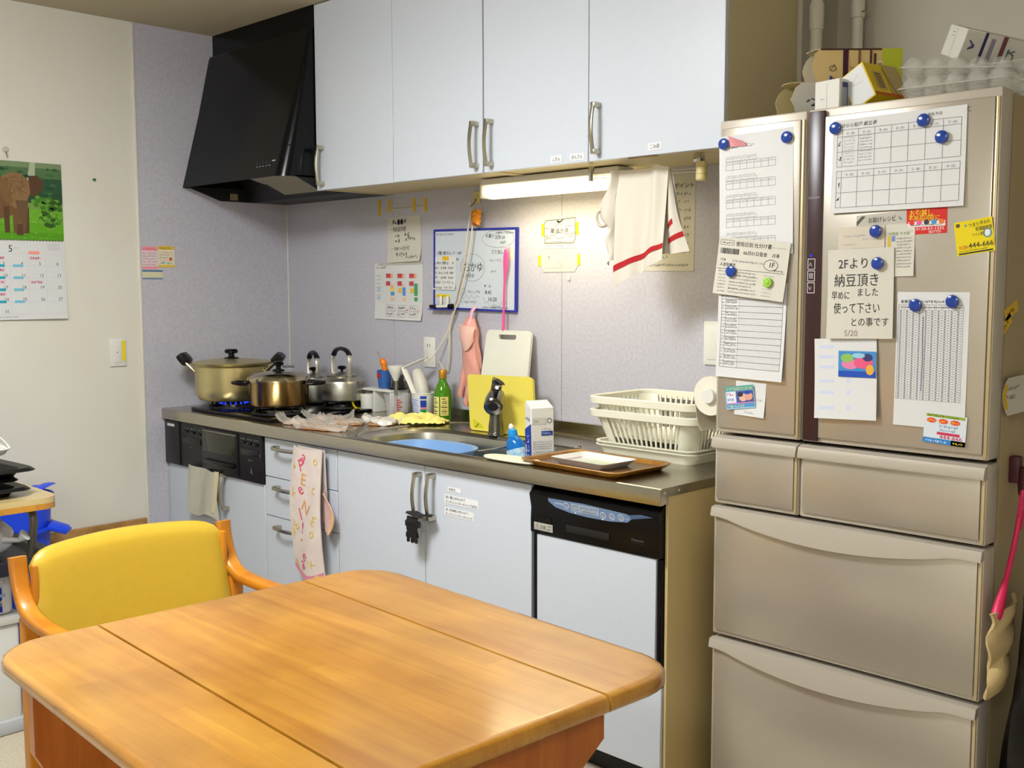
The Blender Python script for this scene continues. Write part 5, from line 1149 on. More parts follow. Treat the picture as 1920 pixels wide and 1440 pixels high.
MB().grid(lambda a, b: fl3(.8 + .2 * a, b) + Vector((0, -.0044, 0)), 2, 14).build('yellow_hem', mat('yellow_hem', (226, 196, 110), .95), t)
def letters(txts, cols, a0, b0, db, size):
    mb = MB(); used = []
    for k, ch in enumerate(txts):
        if ch == ' ': continue
        cc = cols[k % len(cols)]
        if cc not in used: used.append(cc)
        vs, fs_, wd = glyphs(ch)
        for f_ in fs_:
            pts = []
            for i in f_:
                x, y = vs[i]; rot = (-.5, .35, -.15, .6)[k % 4]; xr = x * math.cos(rot) - y * math.sin(rot); yr = x * math.sin(rot) + y * math.cos(rot)
                pts.append(terry(min(1, max(0, a0 + xr * size / .17)), min(.99, max(0, b0 + k * db - yr * size / .44))) + Vector((0, -.0056, 0)))
            mb.add(pts, [tuple(range(len(pts)))], used.index(cc))
    return mb, [flat(c_, .95) for c_ in used]
PK, YL, OR = (224, 76, 110), (228, 196, 96), (226, 160, 100)
mb, ms = letters(['a', 'P', 'E', 'e', 'N', 'I', '!', '-', 'e', 'a'], [PK, PK, OR, PK, OR, PK, PK, OR, PK, PK], .36, .08, .094, .058); mb.build('printed_letters', ms, t, smooth=0)['kind'] = 'stuff'
mb, ms = letters(['o', ' ', 'c', ' ', 'E', 'o', ' ', 'k', 'P'], [YL], .70, .10, .115, .050); mb.build('printed_letters', ms, t, smooth=0)['kind'] = 'stuff'
mb, ms = letters(['v', ' ', 'k', ' ', 'w', 'P', ' ', 'o'], [YL], .08, .16, .115, .046); mb.build('printed_letters', ms, t, smooth=0)['kind'] = 'stuff'
t = thing('buckle_strap', 'black nylon strap with an open buckle tying the sink door handles', 'strap', (1.69, -.66, .56))
m_nyl = mat('nylon_black', (18, 18, 20), .7, bump=.2, bscale=600)
MB().tube([(1.655, -.662, .648), (1.668, -.672, .650), (1.70, -.674, .646), (1.735, -.672, .650), (1.748, -.662, .648), (1.735, -.652, .648), (1.70, -.650, .640), (1.668, -.652, .648)], .0025, 8, ry=.016, closed=True, up=(0, 0, 1)).build('loop', m_nyl, t)
MB().grid(lambda a, b: (1.664 + .050 * a + .004 * b, -.676 - .006 * math.sin(PI * b), .640 - .062 * b), 2, 6, thick=.004).build('webbing', m_nyl, t)
MB().rbox(1.658, 1.722, -.686, -.670, .607, .628, .004).build('adjuster', m_blackp, t)
MB().rbox(1.662, 1.712, -.686, -.672, .572, .590, .003).build('buckle_base', m_blackp, t)
for x, w_ in ((1.664, .008), (1.683, .012), (1.703, .008)): MB().rbox(x, x + w_, -.684, -.674, .556, .574, .003).build('buckle_prong', m_blackp, t)
# ================================================================== papers and magnets on the refrigerator
FY = FYF - 0.0012
def fpaper(x, z, w_, h_, m, label, ang=0, bend=None, lift=0.0, name='paper_sheet', cat='paper', **kw):
    p = Paper((x, FY - lift, z), w_, h_, 'B', ang, bend); p.sheet(name, m, label=label, cat=cat, **kw); return p
fb = lambda k, pw=2: (lambda a, b: k * (max(0, 1 - b)) ** pw * (.35 + .65 * a))
fr_r = lambda k: (lambda a, b: k * a * a * (1 - .5 * b))
# left door: menu sheet
p = fpaper(2.711, 1.438, .208, .300, m_paper, 'white menu sheet with five small tables under two magnets on the left door', 1.5, fb(.004))
p.text('共通献立メインメニュー', .026, .268, .0095, INK, sk=.25, width=.075)
for k in range(5):
    z = .214 - k * .047
    p.scrib(.020, z + .030, .085, .004, LG, lw=.0006); p.gridl(.020, z + .022, .108, z + .028, 4, 1, .0005, GREY); p.gridl(.020, z, .160, z + .014, 7, 1, .0006, GREY); p.gridl(.020, z + .014, .160, z + .020, 7, 1, .0006, GREY); p.scrib(.024, z + .015, .13, .004, LG, lw=.0005, dens=.6)
p.done()
mb = MB(); mb.grid(lambda a, b: (2.739 + .045 * a - .006 * b, FY - .003 - .012 * math.sin(PI * a) * b - .004 * b, 1.710 + .028 * b * (1 - .6 * a)), 8, 6, thick=.0008)
solo(mb, 'pink_note', mat('pink_note', (236, 160, 168), .6), 'torn pink slip curling beside the first blue magnet', 'paper slip')
# left door: long checklist under the delivery slip
p = fpaper(2.706, 1.136, .194, .240, m_paper, 'long checklist sheet hanging below the delivery slip', -1.2, fb(.010), lift=.0014)
p.gridl(.010, .026, .185, .228, 1, 13, .0007, INK); p.gridl(.022, .026, .062, .228, 1, 13, .0006, INK); p.gridl(.062, .026, .185, .228, 26, 1, .0004, LG)
for k in range(13): p.scrib(.024, .032 + k * .01554, .035, .004, INK, lw=.0006); p.scrib(.024, .0265 + .0065 + k * .01554 + .004, .032, .0035, INK, lw=.0006); p.scrib(.011, .032 + k * .01554, .008, .005, GREY, lw=.0006)
p.done()
p = fpaper(2.697, 1.348, .205, .143, m_paperw, 'delivery slip with a barcode held by the blue and green magnets', -6, lambda a, b: .006 * (1 - b) ** 2 + .004 * a, lift=.0045)
p.path([(.006, .124), (.046, .124), (.046, .136), (.006, .136), (.006, .124)], .0007, INK); p.scrib(.009, .127, .034, .005, INK); p.text('使用日別 仕分け書', .052, .124, .0125, INK); p.text('06月01日昼食', .076, .104, .0115, INK); p.text('冷凍', .158, .104, .0105, INK); p.scrib(.155, .125, .04, .004, LG)
x = .008
rg = random.Random(2)
while x < .062: w2 = rg.choice([.0008, .0016, .0024]); p.rect(x, .102, x + w2, .116, INK); x += w2 + rg.choice([.0008, .0014])
p.text('1126', .010, .085, .0085, INK); p.scrib(.046, .083, .095, .006, GREY); p.text('人造営養学', .010, .072, .0095, INK); p.text('1F', .151, .079, .018, INK, sk=.1); p.ring(.158, .084, .020, .013, .0012, INK); p.line(.004, .0645, .198, .0665, .0009, INK); p.scrib(.165, .069, .03, .006, INK)
for k in range(7): p.scrib(.010, .056 - k * .0082, .024, .0045, GREY); p.scrib(.044, .056 - k * .0082, .062 + .02 * rg.random(), .005, INK if k % 2 else GREY, lw=.0006); p.scrib(.142, .056 - k * .0082, .028, .004, LG)
p.done()
for nm, x, z, w_, h_, cc, lb_, an in (('scrap_paper', 2.898, 1.452, .016, .026, (206, 190, 160), 'tiny tan scrap sticking out behind the delivery slip', 4),):
    p = fpaper(x, z, w_, h_, flat(cc), lb_, an, lift=.0005, name=nm, cat='paper scrap')
p = fpaper(2.762, 1.042, .087, .086, m_paper, 'small white memo leaf behind the colourful flyer magnet', -2, fb(.006)); p.scrib(.06, .04, .02, .006, LG); p.scrib(.03, .006, .03, .006, LG); p.done()
p = fpaper(2.742, 1.052, .084, .058, flat((150, 190, 214)), 'colourful flyer magnet low on the left door', 8, lift=.0045, name='flyer_magnet', cat='flyer')
p.rect(0, .046, .084, .058, (90, 160, 150)); p.text('トラブルはワンコール', .004, .048, .0085, (250, 246, 190), width=.076); p.rect(.004, .016, .030, .044, (226, 226, 236)); p.scrib(.006, .034, .022, .008, (200, 60, 80)); p.scrib(.006, .020, .022, .008, (60, 100, 190)); p.rect(.032, .016, .082, .045, (80, 90, 150)); p.disc(.052, .028, .012, .010, (226, 180, 160), 3); p.disc(.068, .030, .012, .010, (220, 160, 140), 3); p.disc(.045, .036, .008, .006, (60, 50, 60), 4); p.disc(.066, .040, .010, .005, (40, 80, 170), 4); p.rect(.002, .004, .082, .013, (80, 150, 200)); p.scrib(.006, .005, .05, .006, (236, 230, 110)); p.line(.002, .0145, .082, .0145, .0022, (220, 130, 180)); p.done()
# right door
p = fpaper(3.016, 1.533, .307, .212, m_paper, 'large landscape menu plan with two tables at the top of the right door', .35, lambda a, b: .005 * (1 - b) ** 2 + .004 * abs(a - .5))
p.text('はらら松戸 献立表', .020, .194, .0105, INK, sk=.25, width=.085); p.text('外出 外泊', .222, .198, .0075, INK)
for z in (.105, .012):
    p.gridl(.012, z, .296, z + .068, 1, 2, .0009, GREY); p.gridl(.012, z + .068, .296, z + .083, 1, 1, .0009, GREY)
    for k in range(8): p.line(.024 + k * .0388, z, .024 + k * .0388, z + .083, .0008, GREY) if k < 7 else None
    for k in range(7): p.text('日  (%s)' % '月火水木金土日'[k], .034 + k * .0388, z + .072, .0062, GREY)
    p.scrib(.014, z + .046, .007, .012, INK); p.scrib(.014, z + .012, .007, .012, INK)
for r_ in range(9): p.scrib(.028, .168 - r_ * .007, .026, .0045, LG, lw=.0005); p.scrib(.066, .170 - r_ * .007, .030, .0045, GREY, lw=.0005)
p.done()
p = fpaper(3.079, 1.499, .118, .026, flat((188, 184, 172)), 'grey recipe leaflet strip under the menu plan', 3.0, name='recipe_leaflet', cat='leaflet'); p.text('お助けレシピ', .028, .007, .0145, (50, 50, 50), width=.066); p.poly([(.0, .002), (.022, .022), (.014, .024), (.0, .012)], (90, 86, 80)); p.scrib(.10, .005, .014, .012, (90, 110, 150)); p.done()
p = fpaper(3.147, 1.386, .071, .115, m_paperw, 'small-print sheet peeking out behind the handwritten note', 1.0, lambda a, b: .006 * (1 - b) ** 2 * a, name='print_sheet')
p.text('白麻豆 その後', .010, .092, .008, (110, 160, 80), width=.05); p.rect(.008, .060, .016, .090, (206, 176, 70)); p.rect(.018, .078, .026, .090, (110, 130, 190))
for k in range(10): p.scrib(.030, .082 - k * .007, .034, .004, GREY, lw=.0006)
p.done()
p = fpaper(3.036, 1.440, .112, .060, flat((206, 196, 178)), 'folded tan memo under a magnet above the handwritten note', .8, lift=.0022); p.scrib(.014, .036, .05, .006, LG); p.scrib(.06, .028, .04, .006, LG); p.scrib(.014, .016, .03, .006, LG); p.scrib(.03, .006, .07, .006, LG); p.done()
p = fpaper(3.197, 1.478, .090, .055, flat((206, 44, 40)), 'red moving-company flyer with yellow lettering on the right door', .8, name='flyer_magnet', cat='flyer')
p.text('お引越し', .006, .040, .0165, (246, 226, 40), width=.052); p.text('不用品回収に', .004, .030, .0125, (246, 226, 40), width=.070); p.rect(.004, .016, .086, .028, (232, 226, 220), 1)
for k, cc in enumerate(((220, 60, 60), (226, 90, 150), (60, 60, 70), (70, 150, 200), (226, 120, 60))): p.disc(.012 + k * .0165, .0255, .006, .0055, cc, 4)
p.scrib(.008, .0175, .07, .004, (60, 50, 50)); p.text('0120-53-1232', .022, .0085, .0085, (250, 240, 240), width=.062); p.text('SKITTO!', .050, .0015, .0075, (250, 240, 240)); p.ring(.012, .007, .007, .006, .0015, (240, 230, 230)); p.done()
p = fpaper(3.311, 1.428, .080, .072, flat((228, 206, 20)), 'yellow tilted plumbing flyer with black lettering at the door edge', 8.0, name='flyer_magnet', cat='flyer')
p.text('つまり', .030, .058, .0095, INK, width=.022); p.text('水もれ', .054, .060, .0095, INK, width=.022); p.text('給湯器修理', .044, .048, .0095, INK, width=.034); p.text('トイレ修理', .036, .037, .0085, INK, width=.028); p.text('0120-', .006, .013, .0105, (200, 40, 20), width=.020); p.text('444-666', .026, .013, .0155, INK, width=.052); p.rect(.004, .002, .076, .005, INK); p.scrib(.006, .0065, .06, .004, (90, 80, 20)); p.ring(.068, .040, .008, .009, .002, (70, 150, 190)); p.disc(.068, .040, .006, .007, (226, 232, 236), 3); p.rect(.004, .061, .012, .068, (90, 80, 40)); p.disc(.024, .062, .002, .003, (90, 160, 190), 3); p.done()
p = fpaper(3.181, 1.054, .160, .298, m_paper, 'tall number table sheet under two magnets on the right door', 0, lambda a, b: .003 * (1 - b) ** 2)
p.text('食事摂取量', .008, .274, .008, INK); p.scrib(.05, .274, .06, .006, INK); p.gridl(.004, .060, .148, .258, 1, 36, .0005, GREY)
for k in range(10):
    for j in range(36): p.rect(.008 + k * .0142, .0615 + j * .0055, .0105 + k * .0142, .0640 + j * .0055, (90, 90, 96), 3)
    p.line(.0165 + k * .0142, .060, .0165 + k * .0142, .270, .0004, LG)
p.gridl(.004, .258, .148, .270, 1, 2, .0006, GREY); p.scrib(.01, .262, .13, .005, INK, lw=.0006); p.path([(.060, .245), (.0605, .20), (.062, .15), (.061, .08)], .0012, (70, 80, 130), 4); p.done()
p = fpaper(3.017, 1.243, .160, .205, m_paperw, 'handwritten note in large letters held by a blue magnet on the right door', 1.5, lambda a, b: .010 * (1 - b) ** 2 * (1 - .4 * a), lift=.0045)
p.text('2Fより', .026, .162, .028, INK, width=.072); p.text('納豆頂き', .016, .122, .032, INK, width=.108); p.text('ました', .072, .098, .021, INK, width=.052); p.text('早めに', .010, .092, .021, INK, width=.045); p.text('使って下さい', .016, .060, .027, INK, width=.112); p.text('との事です', .058, .030, .022, INK, width=.092); p.text('5/20', .044, .006, .019, (150, 130, 130)); p.done('handwriting')
p = fpaper(2.990, 1.053, .155, .188, m_paper, 'white leaf with faint blue lines and a colour picture low on the right door', 2.5, lambda a, b: .008 * (1 - b) ** 2 + .002, lift=.002)
for z in (.165, .142, .118, .085, .058, .022): p.rect(.012, z, .050, z + .007, (200, 208, 230))
for z in (.085, .058, .022): p.rect(.082, z, .092, z + .010, (200, 208, 230))
p.done()
p = Paper((3.047, FY - .0075, 1.155), .092, .060, 'B', 1); p.sheet('picture_card', flat((70, 140, 200)), label='small brightly coloured card on the white leaf with blue lines', cat='card'); p.rect(0, 0, .092, .014, (40, 80, 180)); p.disc(.03, .03, .022, .012, (226, 130, 170), 2); p.disc(.062, .034, .024, .014, (226, 90, 130), 2); p.disc(.022, .044, .016, .010, (140, 190, 90), 3); p.disc(.072, .046, .012, .009, (60, 60, 110), 3); p.disc(.078, .018, .010, .012, (226, 170, 70), 3); p.disc(.05, .05, .016, .006, (150, 200, 220), 3); p.done()
p = fpaper(3.251, 1.023, .093, .066, flat((214, 220, 226)), 'blue and white flyer with red numbers on the number table sheet', -3, lift=.0045, name='flyer_magnet', cat='flyer')
p.rect(0, 0, .093, .011, (50, 130, 200)); p.scrib(.006, .002, .05, .006, (226, 236, 246)); p.rect(.062, .0, .093, .011, (30, 50, 150)); p.scrib(.066, .002, .02, .006, (240, 220, 60)); p.rect(.004, .058, .089, .064, (150, 170, 60)); p.scrib(.008, .058, .07, .006, (60, 90, 20))
for k in range(3):
    p.poly([(.016 + k * .026 + (.012 if i % 2 else .009) * math.cos(i * PI / 9), .050 + (.0062 if i % 2 else .0045) * math.sin(i * PI / 9)) for i in range(18)], (226, 70, 40), 3); p.scrib(.008 + k * .026, .0475, .016, .005, (250, 230, 60), L=4)
p.scrib(.034, .036, .04, .006, (60, 130, 190)); p.scrib(.036, .028, .036, .005, (70, 150, 200)); p.rect(.030, .020, .080, .026, (200, 60, 90)); p.text('444-666', .036, .012, .0115, (200, 40, 90), width=.050); p.done()
# magnets
mg = MB(); mg.lathe([(0, -.0085), (.010, -.0082), (.0135, -.0065), (.0145, -.003), (.0135, 0), (0, 0)], (0, 0, 0), 28, axis='y'); MAG = mg.mesh('magnet', mat('magnet_blue', (26, 62, 150), .18, coat=.4))
for (x, z, l, lab_) in ((2.720, 1.719, .003, 'blue round magnet beside the torn pink slip'), (2.897, 1.719, .003, 'blue round magnet at the top right of the menu sheet on the left door'), (3.022, 1.727, .003, 'blue round magnet at the top left corner of the large menu plan'), (3.230, 1.723, .004, 'blue round magnet on the top edge of the large menu plan'), (3.272, 1.683, .006, 'blue round magnet inside the upper table of the large menu plan'), (3.129, 1.488, .006, 'blue round magnet on the folded tan memo'), (3.137, 1.416, .009, 'blue round magnet on the handwritten note'), (2.752, 1.402, .010, 'blue round magnet on the delivery slip'), (3.225, 1.323, .003, 'blue round magnet at the top of the number table sheet near the note'), (3.306, 1.332, .003, 'blue round magnet at the top right of the number table sheet')):
    o = bpy.data.objects.new('magnet', MAG); COL.objects.link(o); o.location = (x, FY - l, z); tag(o, lab_, 'magnet', 'blue magnets on the refrigerator')
mb = MB()
for k in range(12):
    a = k * PI / 6; mb.lathe([(0, -.008), (.0035, -.007), (.004, -.002), (0, 0)], (2.859 + .0085 * math.cos(a), FY - .012, 1.374 + .0085 * math.sin(a)), 8, axis='y')
mb.lathe([(0, -.010), (.006, -.009), (.008, -.004), (.008, 0), (0, 0)], (2.859, FY - .012, 1.374), 16, axis='y')
solo(mb, 'flower_magnet', mat('lime_green', (150, 200, 60), .35), 'lime green flower-shaped magnet on the delivery slip', 'magnet')
# fridge right side: tapes and a note
for k, (y0, z0, an, lab_) in enumerate(((-.437, 1.288, 18, 'upper strip of brown-inked yellow tape on the refrigerator side'), (-.462, 1.248, 32, 'lower strip of brown-inked yellow tape on the refrigerator side'))):
    p = Paper((FX1 - .0018, y0, z0), .075, .026, 'R', an); p.sheet('tape_piece', m_tape, label=lab_, cat='tape'); p.scrib(.012, .006, .05, .013, (110, 70, 20)); p.done()
p = Paper((FX1 - .0012, -.437, 1.085), .115, .082, 'R', 2, lambda a, b: .012 * (2 * b - 1) ** 2 + .006 * a, .0008); p.sheet('curled_note', m_paperw, label='curling white note on the refrigerator side', cat='paper note'); p.scrib(.02, .05, .06, .010, GREY); p.scrib(.02, .03, .05, .012, GREY); p.rect(0, .012, .016, .066, (222, 178, 16)); p.done()
# ================================================================== on top of the refrigerator
ZT = FT - .003
def carton_open(T, w_, d_, h_, m_out, m_in, name, label, prints=None, jag=.03, seed=1):
    """open-ended box: tube of four walls lying along local y, the mouth at -y"""
    t = thing(name, label, 'carton', T.translation); rg = random.Random(seed); th = .0012
    cs_ = [(-w_ / 2, 0), (w_ / 2, 0), (w_ / 2, d_), (-w_ / 2, d_)]
    mb = MB(T)
    for i in range(4):
        a, b = cs_[i], cs_[(i + 1) % 4]; n_ = 6
        pts = []
        for k in range(n_ + 1):
            s = k / n_; x, z = a[0] + (b[0] - a[0]) * s, a[1] + (b[1] - a[1]) * s
            y = -h_ / 2 - (jag * math.sin(PI * s) ** .35 * (.75 + .35 * rg.random()) if 0 < k < n_ else 0)
            pts.append((x, y, z))
        fl_ = [Vector(p_) for p_ in pts]; bk = [Vector((p_.x, h_ / 2, p_.z)) for p_ in fl_]
        c_ = Vector((0, 0, d_ / 2)); nr = Vector((0, 0, 0)); e_ = (fl_[-1] - fl_[0]); nr = Vector((e_.z, 0, -e_.x)).normalized()
        if nr.dot((fl_[0] + fl_[-1]) / 2 - c_ - Vector((0, (fl_[0].y), 0))) < 0: nr = -nr
        nn_ = n_ + 1
        vs = fl_ + bk + [p_ - nr * th for p_ in fl_ + bk]
        fs_ = [(k, k + 1, nn_ + k + 1, nn_ + k) for k in range(n_)]
        mb.add(vs, fs_, 0); mb.add(vs, [(2 * nn_ + k, 3 * nn_ + k, 3 * nn_ + k + 1, 2 * nn_ + k + 1) for k in range(n_)], 1)
        mb.add(vs, [(k, 2 * nn_ + k, 2 * nn_ + k + 1, k + 1) for k in range(n_)], 1)
    mb.add([(-w_ / 2, h_ / 2, 0), (w_ / 2, h_ / 2, 0), (w_ / 2, h_ / 2, d_), (-w_ / 2, h_ / 2, d_)], [(0, 1, 2, 3)], 0)
    mb.build('walls', [m_out, m_in], t, smooth=20)
    return t
def face_print(T, w_, d_, h_, which, t, fn):
    R_ = T.to_3x3()
    if which == 'right': o, u_, v_, n_, ww, hh = T @ Vector((w_ / 2 + .0003, -h_ / 2, 0)), R_ @ Vector((0, 1, 0)), R_ @ Vector((0, 0, 1)), R_ @ Vector((1, 0, 0)), h_, d_
    elif which == 'front': o, u_, v_, n_, ww, hh = T @ Vector((-w_ / 2, -h_ / 2 - .0003, 0)), R_ @ Vector((1, 0, 0)), R_ @ Vector((0, 0, 1)), R_ @ Vector((0, -1, 0)), w_, d_
    elif which == 'top': o, u_, v_, n_, ww, hh = T @ Vector((-w_ / 2, -h_ / 2, d_ + .0003)), R_ @ Vector((1, 0, 0)), R_ @ Vector((0, 1, 0)), R_ @ Vector((0, 0, 1)), w_, h_
    p = Paper(o, ww, hh, (u_, v_, n_)); fn(p, ww, hh); p.obj = t; p.done('box_print', t)
m_cin = mat('carton_inside', (206, 190, 140), .7); m_cin2 = mat('carton_inside_pale', (206, 192, 160), .7)
m_bx = mat('tan_box', (206, 178, 120), .55); m_wbx = mat('white_box', (220, 216, 206), .5); m_ybx = mat('yellow_box', (232, 200, 16), .4)
# first opened drink carton lying at the front left
T1 = RT((2.884, -.353, ZT), math.radians(-30))
t = carton_open(T1, .075, .086, .13, m_wbx, m_cin, 'drink_carton', 'opened drink carton lying at the front of the refrigerator top, yellowish inside', seed=3)
face_print(T1, .075, .086, .13, 'right', t, lambda p, w_, h_: (p.scrib(.012, .030, .05, .02, (40, 40, 60)), p.rect(.0, .0, .08, .012, (40, 50, 90))))
# white carton beside it, closed end to the front
T2 = RT((2.972, -.345, ZT), math.radians(-10))
t = thing('drink_carton', 'white closed drink carton lying between the opened carton and the yellow box', 'carton', T2.translation)
MB(T2).rbox(-.036, .036, -.095, .095, 0, .080, .0015, 1).build('body', m_wbx, t); 
def pr2(p, w_, h_): p.line(.018, .036, .028, .037, .001, GREY); p.line(.036, 0, .036, .072, .0006, LG)
face_print(T2, .072, .080, .19, 'front', t, pr2)
def pr2b(p, w_, h_): p.rect(.01, .0, .03, .072, (60, 70, 110)); [p.line(.01 + k * .003, .01, .01 + k * .003, .06, .0013, (220, 220, 225), 3) for k in range(6)]
face_print(T2, .072, .080, .19, 'right', t, pr2b)
# tan box on top of both
T3 = RT((2.950, -.285, ZT + .0875), math.radians(-46))
t = carton_open(T3, .080, .082, .20, m_bx, m_cin2, 'snack_box', 'tan and brown opened box lying across the two cartons, lime green end', seed=7, jag=.022)
def pr3(p, w_, h_):
    p.rect(0, h_ - .004, w_, h_, (70, 40, 36)); p.rect(.055, 0, .068, h_, (64, 28, 44)); p.rect(.092, .004, .098, h_ - .004, (120, 92, 56)); p.rect(.120, .004, .126, h_ - .004, (96, 62, 44)); p.rect(.130, .012, .136, h_ - .012, (70, 50, 40)); p.rect(.150, 0, w_, h_, (178, 186, 50)); p.rect(.138, .014, .152, .052, (216, 204, 160)); [p.line(.1395, .018 + k * .0035, .150, .018 + k * .0035, .0016, INK, 4) for k in range(9)]
    p.ring(.030, .034, .008, .006, .0014, INK); p.path([(.026, .03), (.034, .044), (.040, .030)], .0012, INK); p.poly([(.022, .008), (.030, .006), (.030, .014), (.024, .018)], (60, 70, 130), 3); p.poly([(.030, .006), (.036, .008), (.034, .014)], (190, 70, 30), 3); p.scrib(.072, .03, .018, .008, (120, 96, 60)); p.scrib(.10, .03, .018, .008, (120, 96, 60))
face_print(T3, .080, .082, .20, 'right', t, pr3)
# yellow box tilted forward
T4 = RT((3.055, -.356, ZT + .018), math.radians(-10)) @ Euler((0, math.radians(-27), 0)).to_matrix().to_4x4()
t = thing('yellow_box', 'tilted yellow box with a white end and barcode on the refrigerator front edge', 'box', T4.translation)
MB(T4).rbox(-.034, .034, -.065, .065, 0, .092, .001, 1).build('body', m_ybx, t)
def pr4(p, w_, h_): p.rect(.003, .003, w_ - .003, h_ - .003, (222, 222, 218), 1); p.line(.012, .06, .05, .072, .0008, LG); p.line(.02, .055, .052, .05, .0008, LG)
face_print(T4, .068, .092, .13, 'front', t, pr4)
def pr4b(p, w_, h_): p.rect(.022, .020, .058, .070, (216, 186, 110), 1); [p.line(.026, .024 + k * .0044, .050, .024 + k * .0044, .002, (70, 60, 40), 3) for k in range(10)]; p.rect(.07, 0, w_, h_, (200, 176, 120), 1); p.path([(.064, .08), (.08, .03), (.09, .0)], .002, (80, 60, 30), 3); p.rect(0, 0, w_, .010, (200, 110, 20), 2)
face_print(T4, .068, .092, .13, 'right', t, pr4b)
def pr4c(p, w_, h_): p.rect(.006, .01, .066, .06, (220, 200, 150), 1); p.scrib(.012, .03, .045, .012, (90, 60, 30))
face_print(T4, .068, .092, .13, 'top', t, pr4c)
# clear egg and fruit packs
m_pet = mat('clear_pet', (238, 236, 226), .08, spec=.8, alpha=.26)
m_petl = mat('pet_rim', (226, 224, 210), .1, alpha=.5)  # less transparent plastic for the rims of the packs
def egg_pack(T, nx, ny, label, seed, px_=.048, lid=True):
    t = thing('egg_pack', label, 'plastic pack', T.translation, 'clear plastic packs on the refrigerator'); rg = random.Random(seed); W, D = nx * px_, ny * px_
    def cup(a, b):
        x, y = a * W, b * D; u_, v_ = (x / px_) % 1, (y / px_) % 1
        r = math.hypot(u_ - .5, v_ - .5); z = .038 - .036 * max(0, 1 - (r / .47) ** 2.2)
        return T @ Vector((x - W / 2, y - D / 2, z))
    MB().grid(cup, nx * 6, ny * 6).build('base_cups', m_pet, t, smooth=60)
    if lid:
        def top_(a, b):
            x, y = a * W, b * D; u_, v_ = (x / px_) % 1, (y / px_) % 1
            r = math.hypot(u_ - .5, v_ - .5); z = .041 + .026 * max(0, 1 - (r / .5) ** 3) ** .6
            return T @ Vector((x - W / 2, y - D / 2, z))
        MB().grid(top_, nx * 6, ny * 6).build('lid', m_pet, t, smooth=60)
    P = [T @ Vector((x, y, .040)) for x, y in rrect(-W / 2 - .004, W / 2 + .004, -D / 2 - .004, D / 2 + .004, .012, 3)]
    MB().tube(P, .0016, 5, closed=True).build('rim', m_petl, t)
    return t
egg_pack(RT((3.235, -.352, ZT + .001), math.radians(4)), 5, 2, 'lowest clear egg pack along the front edge of the refrigerator top', 1)
egg_pack(RT((3.195, -.270, ZT + .052), math.radians(10)) @ Euler((0, math.radians(6), 0)).to_matrix().to_4x4(), 5, 2, 'clear egg pack leaning on the tan box', 2)
egg_pack(RT((3.262, -.158, ZT + .0685), math.radians(2)), 5, 2, 'clear egg pack stacked under the white carton', 3, lid=False)
egg_pack(RT((3.225, -.150, ZT + .001), math.radians(2)), 5, 2, 'clear egg pack at the back of the refrigerator top', 4)
T6 = RT((3.205, -.190, ZT + .120), math.radians(-34)) @ Euler((math.radians(-8), math.radians(22), 0)).to_matrix().to_4x4()
t = thing('drink_carton', 'white drink carton tossed on top of the clear egg packs', 'carton', T6.translation)
MB(T6).rbox(-.036, .036, -.075, .115, 0, .072, .002, 1).build('body', m_wbx, t)
def pr6(p, w_, h_): p.line(.036, 0, .036, h_, .0008, LG); p.line(.02, .056, .03, .058, .0012, GREY); p.line(.02, .048, .03, .050, .0012, GREY)
face_print(T6 @ Matrix.Translation((0, .02, 0)), .072, .072, .19, 'front', t, pr6)
def pr6b(p, w_, h_): p.rect(.05, 0, .058, h_, (50, 50, 90)); p.scrib(.015, .02, .02, .03, (90, 90, 130)); p.rect(.07, .01, .082, h_ - .01, (150, 140, 160)); p.rect(.10, 0, .112, h_, (120, 70, 80)); p.scrib(.12, .02, .04, .03, GREY)
face_print(T6 @ Matrix.Translation((0, .02, 0)), .072, .072, .19, 'right', t, pr6b)
# ================================================================== pipes behind the refrigerator
m_pvc = mat('pvc_pipe', (224, 219, 204), .35)
for (x, y, zc_, lab_) in ((2.668, .020, 2.128, 'pale pipe with a coupling rising beside the wall cabinet'), (2.722, .160, 2.175, 'pale pipe with a coupling rising behind the refrigerator')):
    t = thing('drain_pipe', lab_, 'pipe', (x, y, 0)); MB().lathe([(.0165, 0.001), (.0165, CEIL - .001)], (x, y, 0), 24).build('pipe', m_pvc, t)
    MB().lathe([(.0168, zc_ - .035), (.0195, zc_ - .033), (.0205, zc_ - .02), (.0205, zc_ + .035), (.019, zc_ + .04), (.0168, zc_ + .04)], (x, y, 0), 24).build('coupling', m_pvc, t)
    if y > .1: MB().tube([(x + .018, y - .01, zc_ - .02), (x + .04, y - .014, zc_ - .02)], .003, 6).build('wall_clip', m_nickel, t)
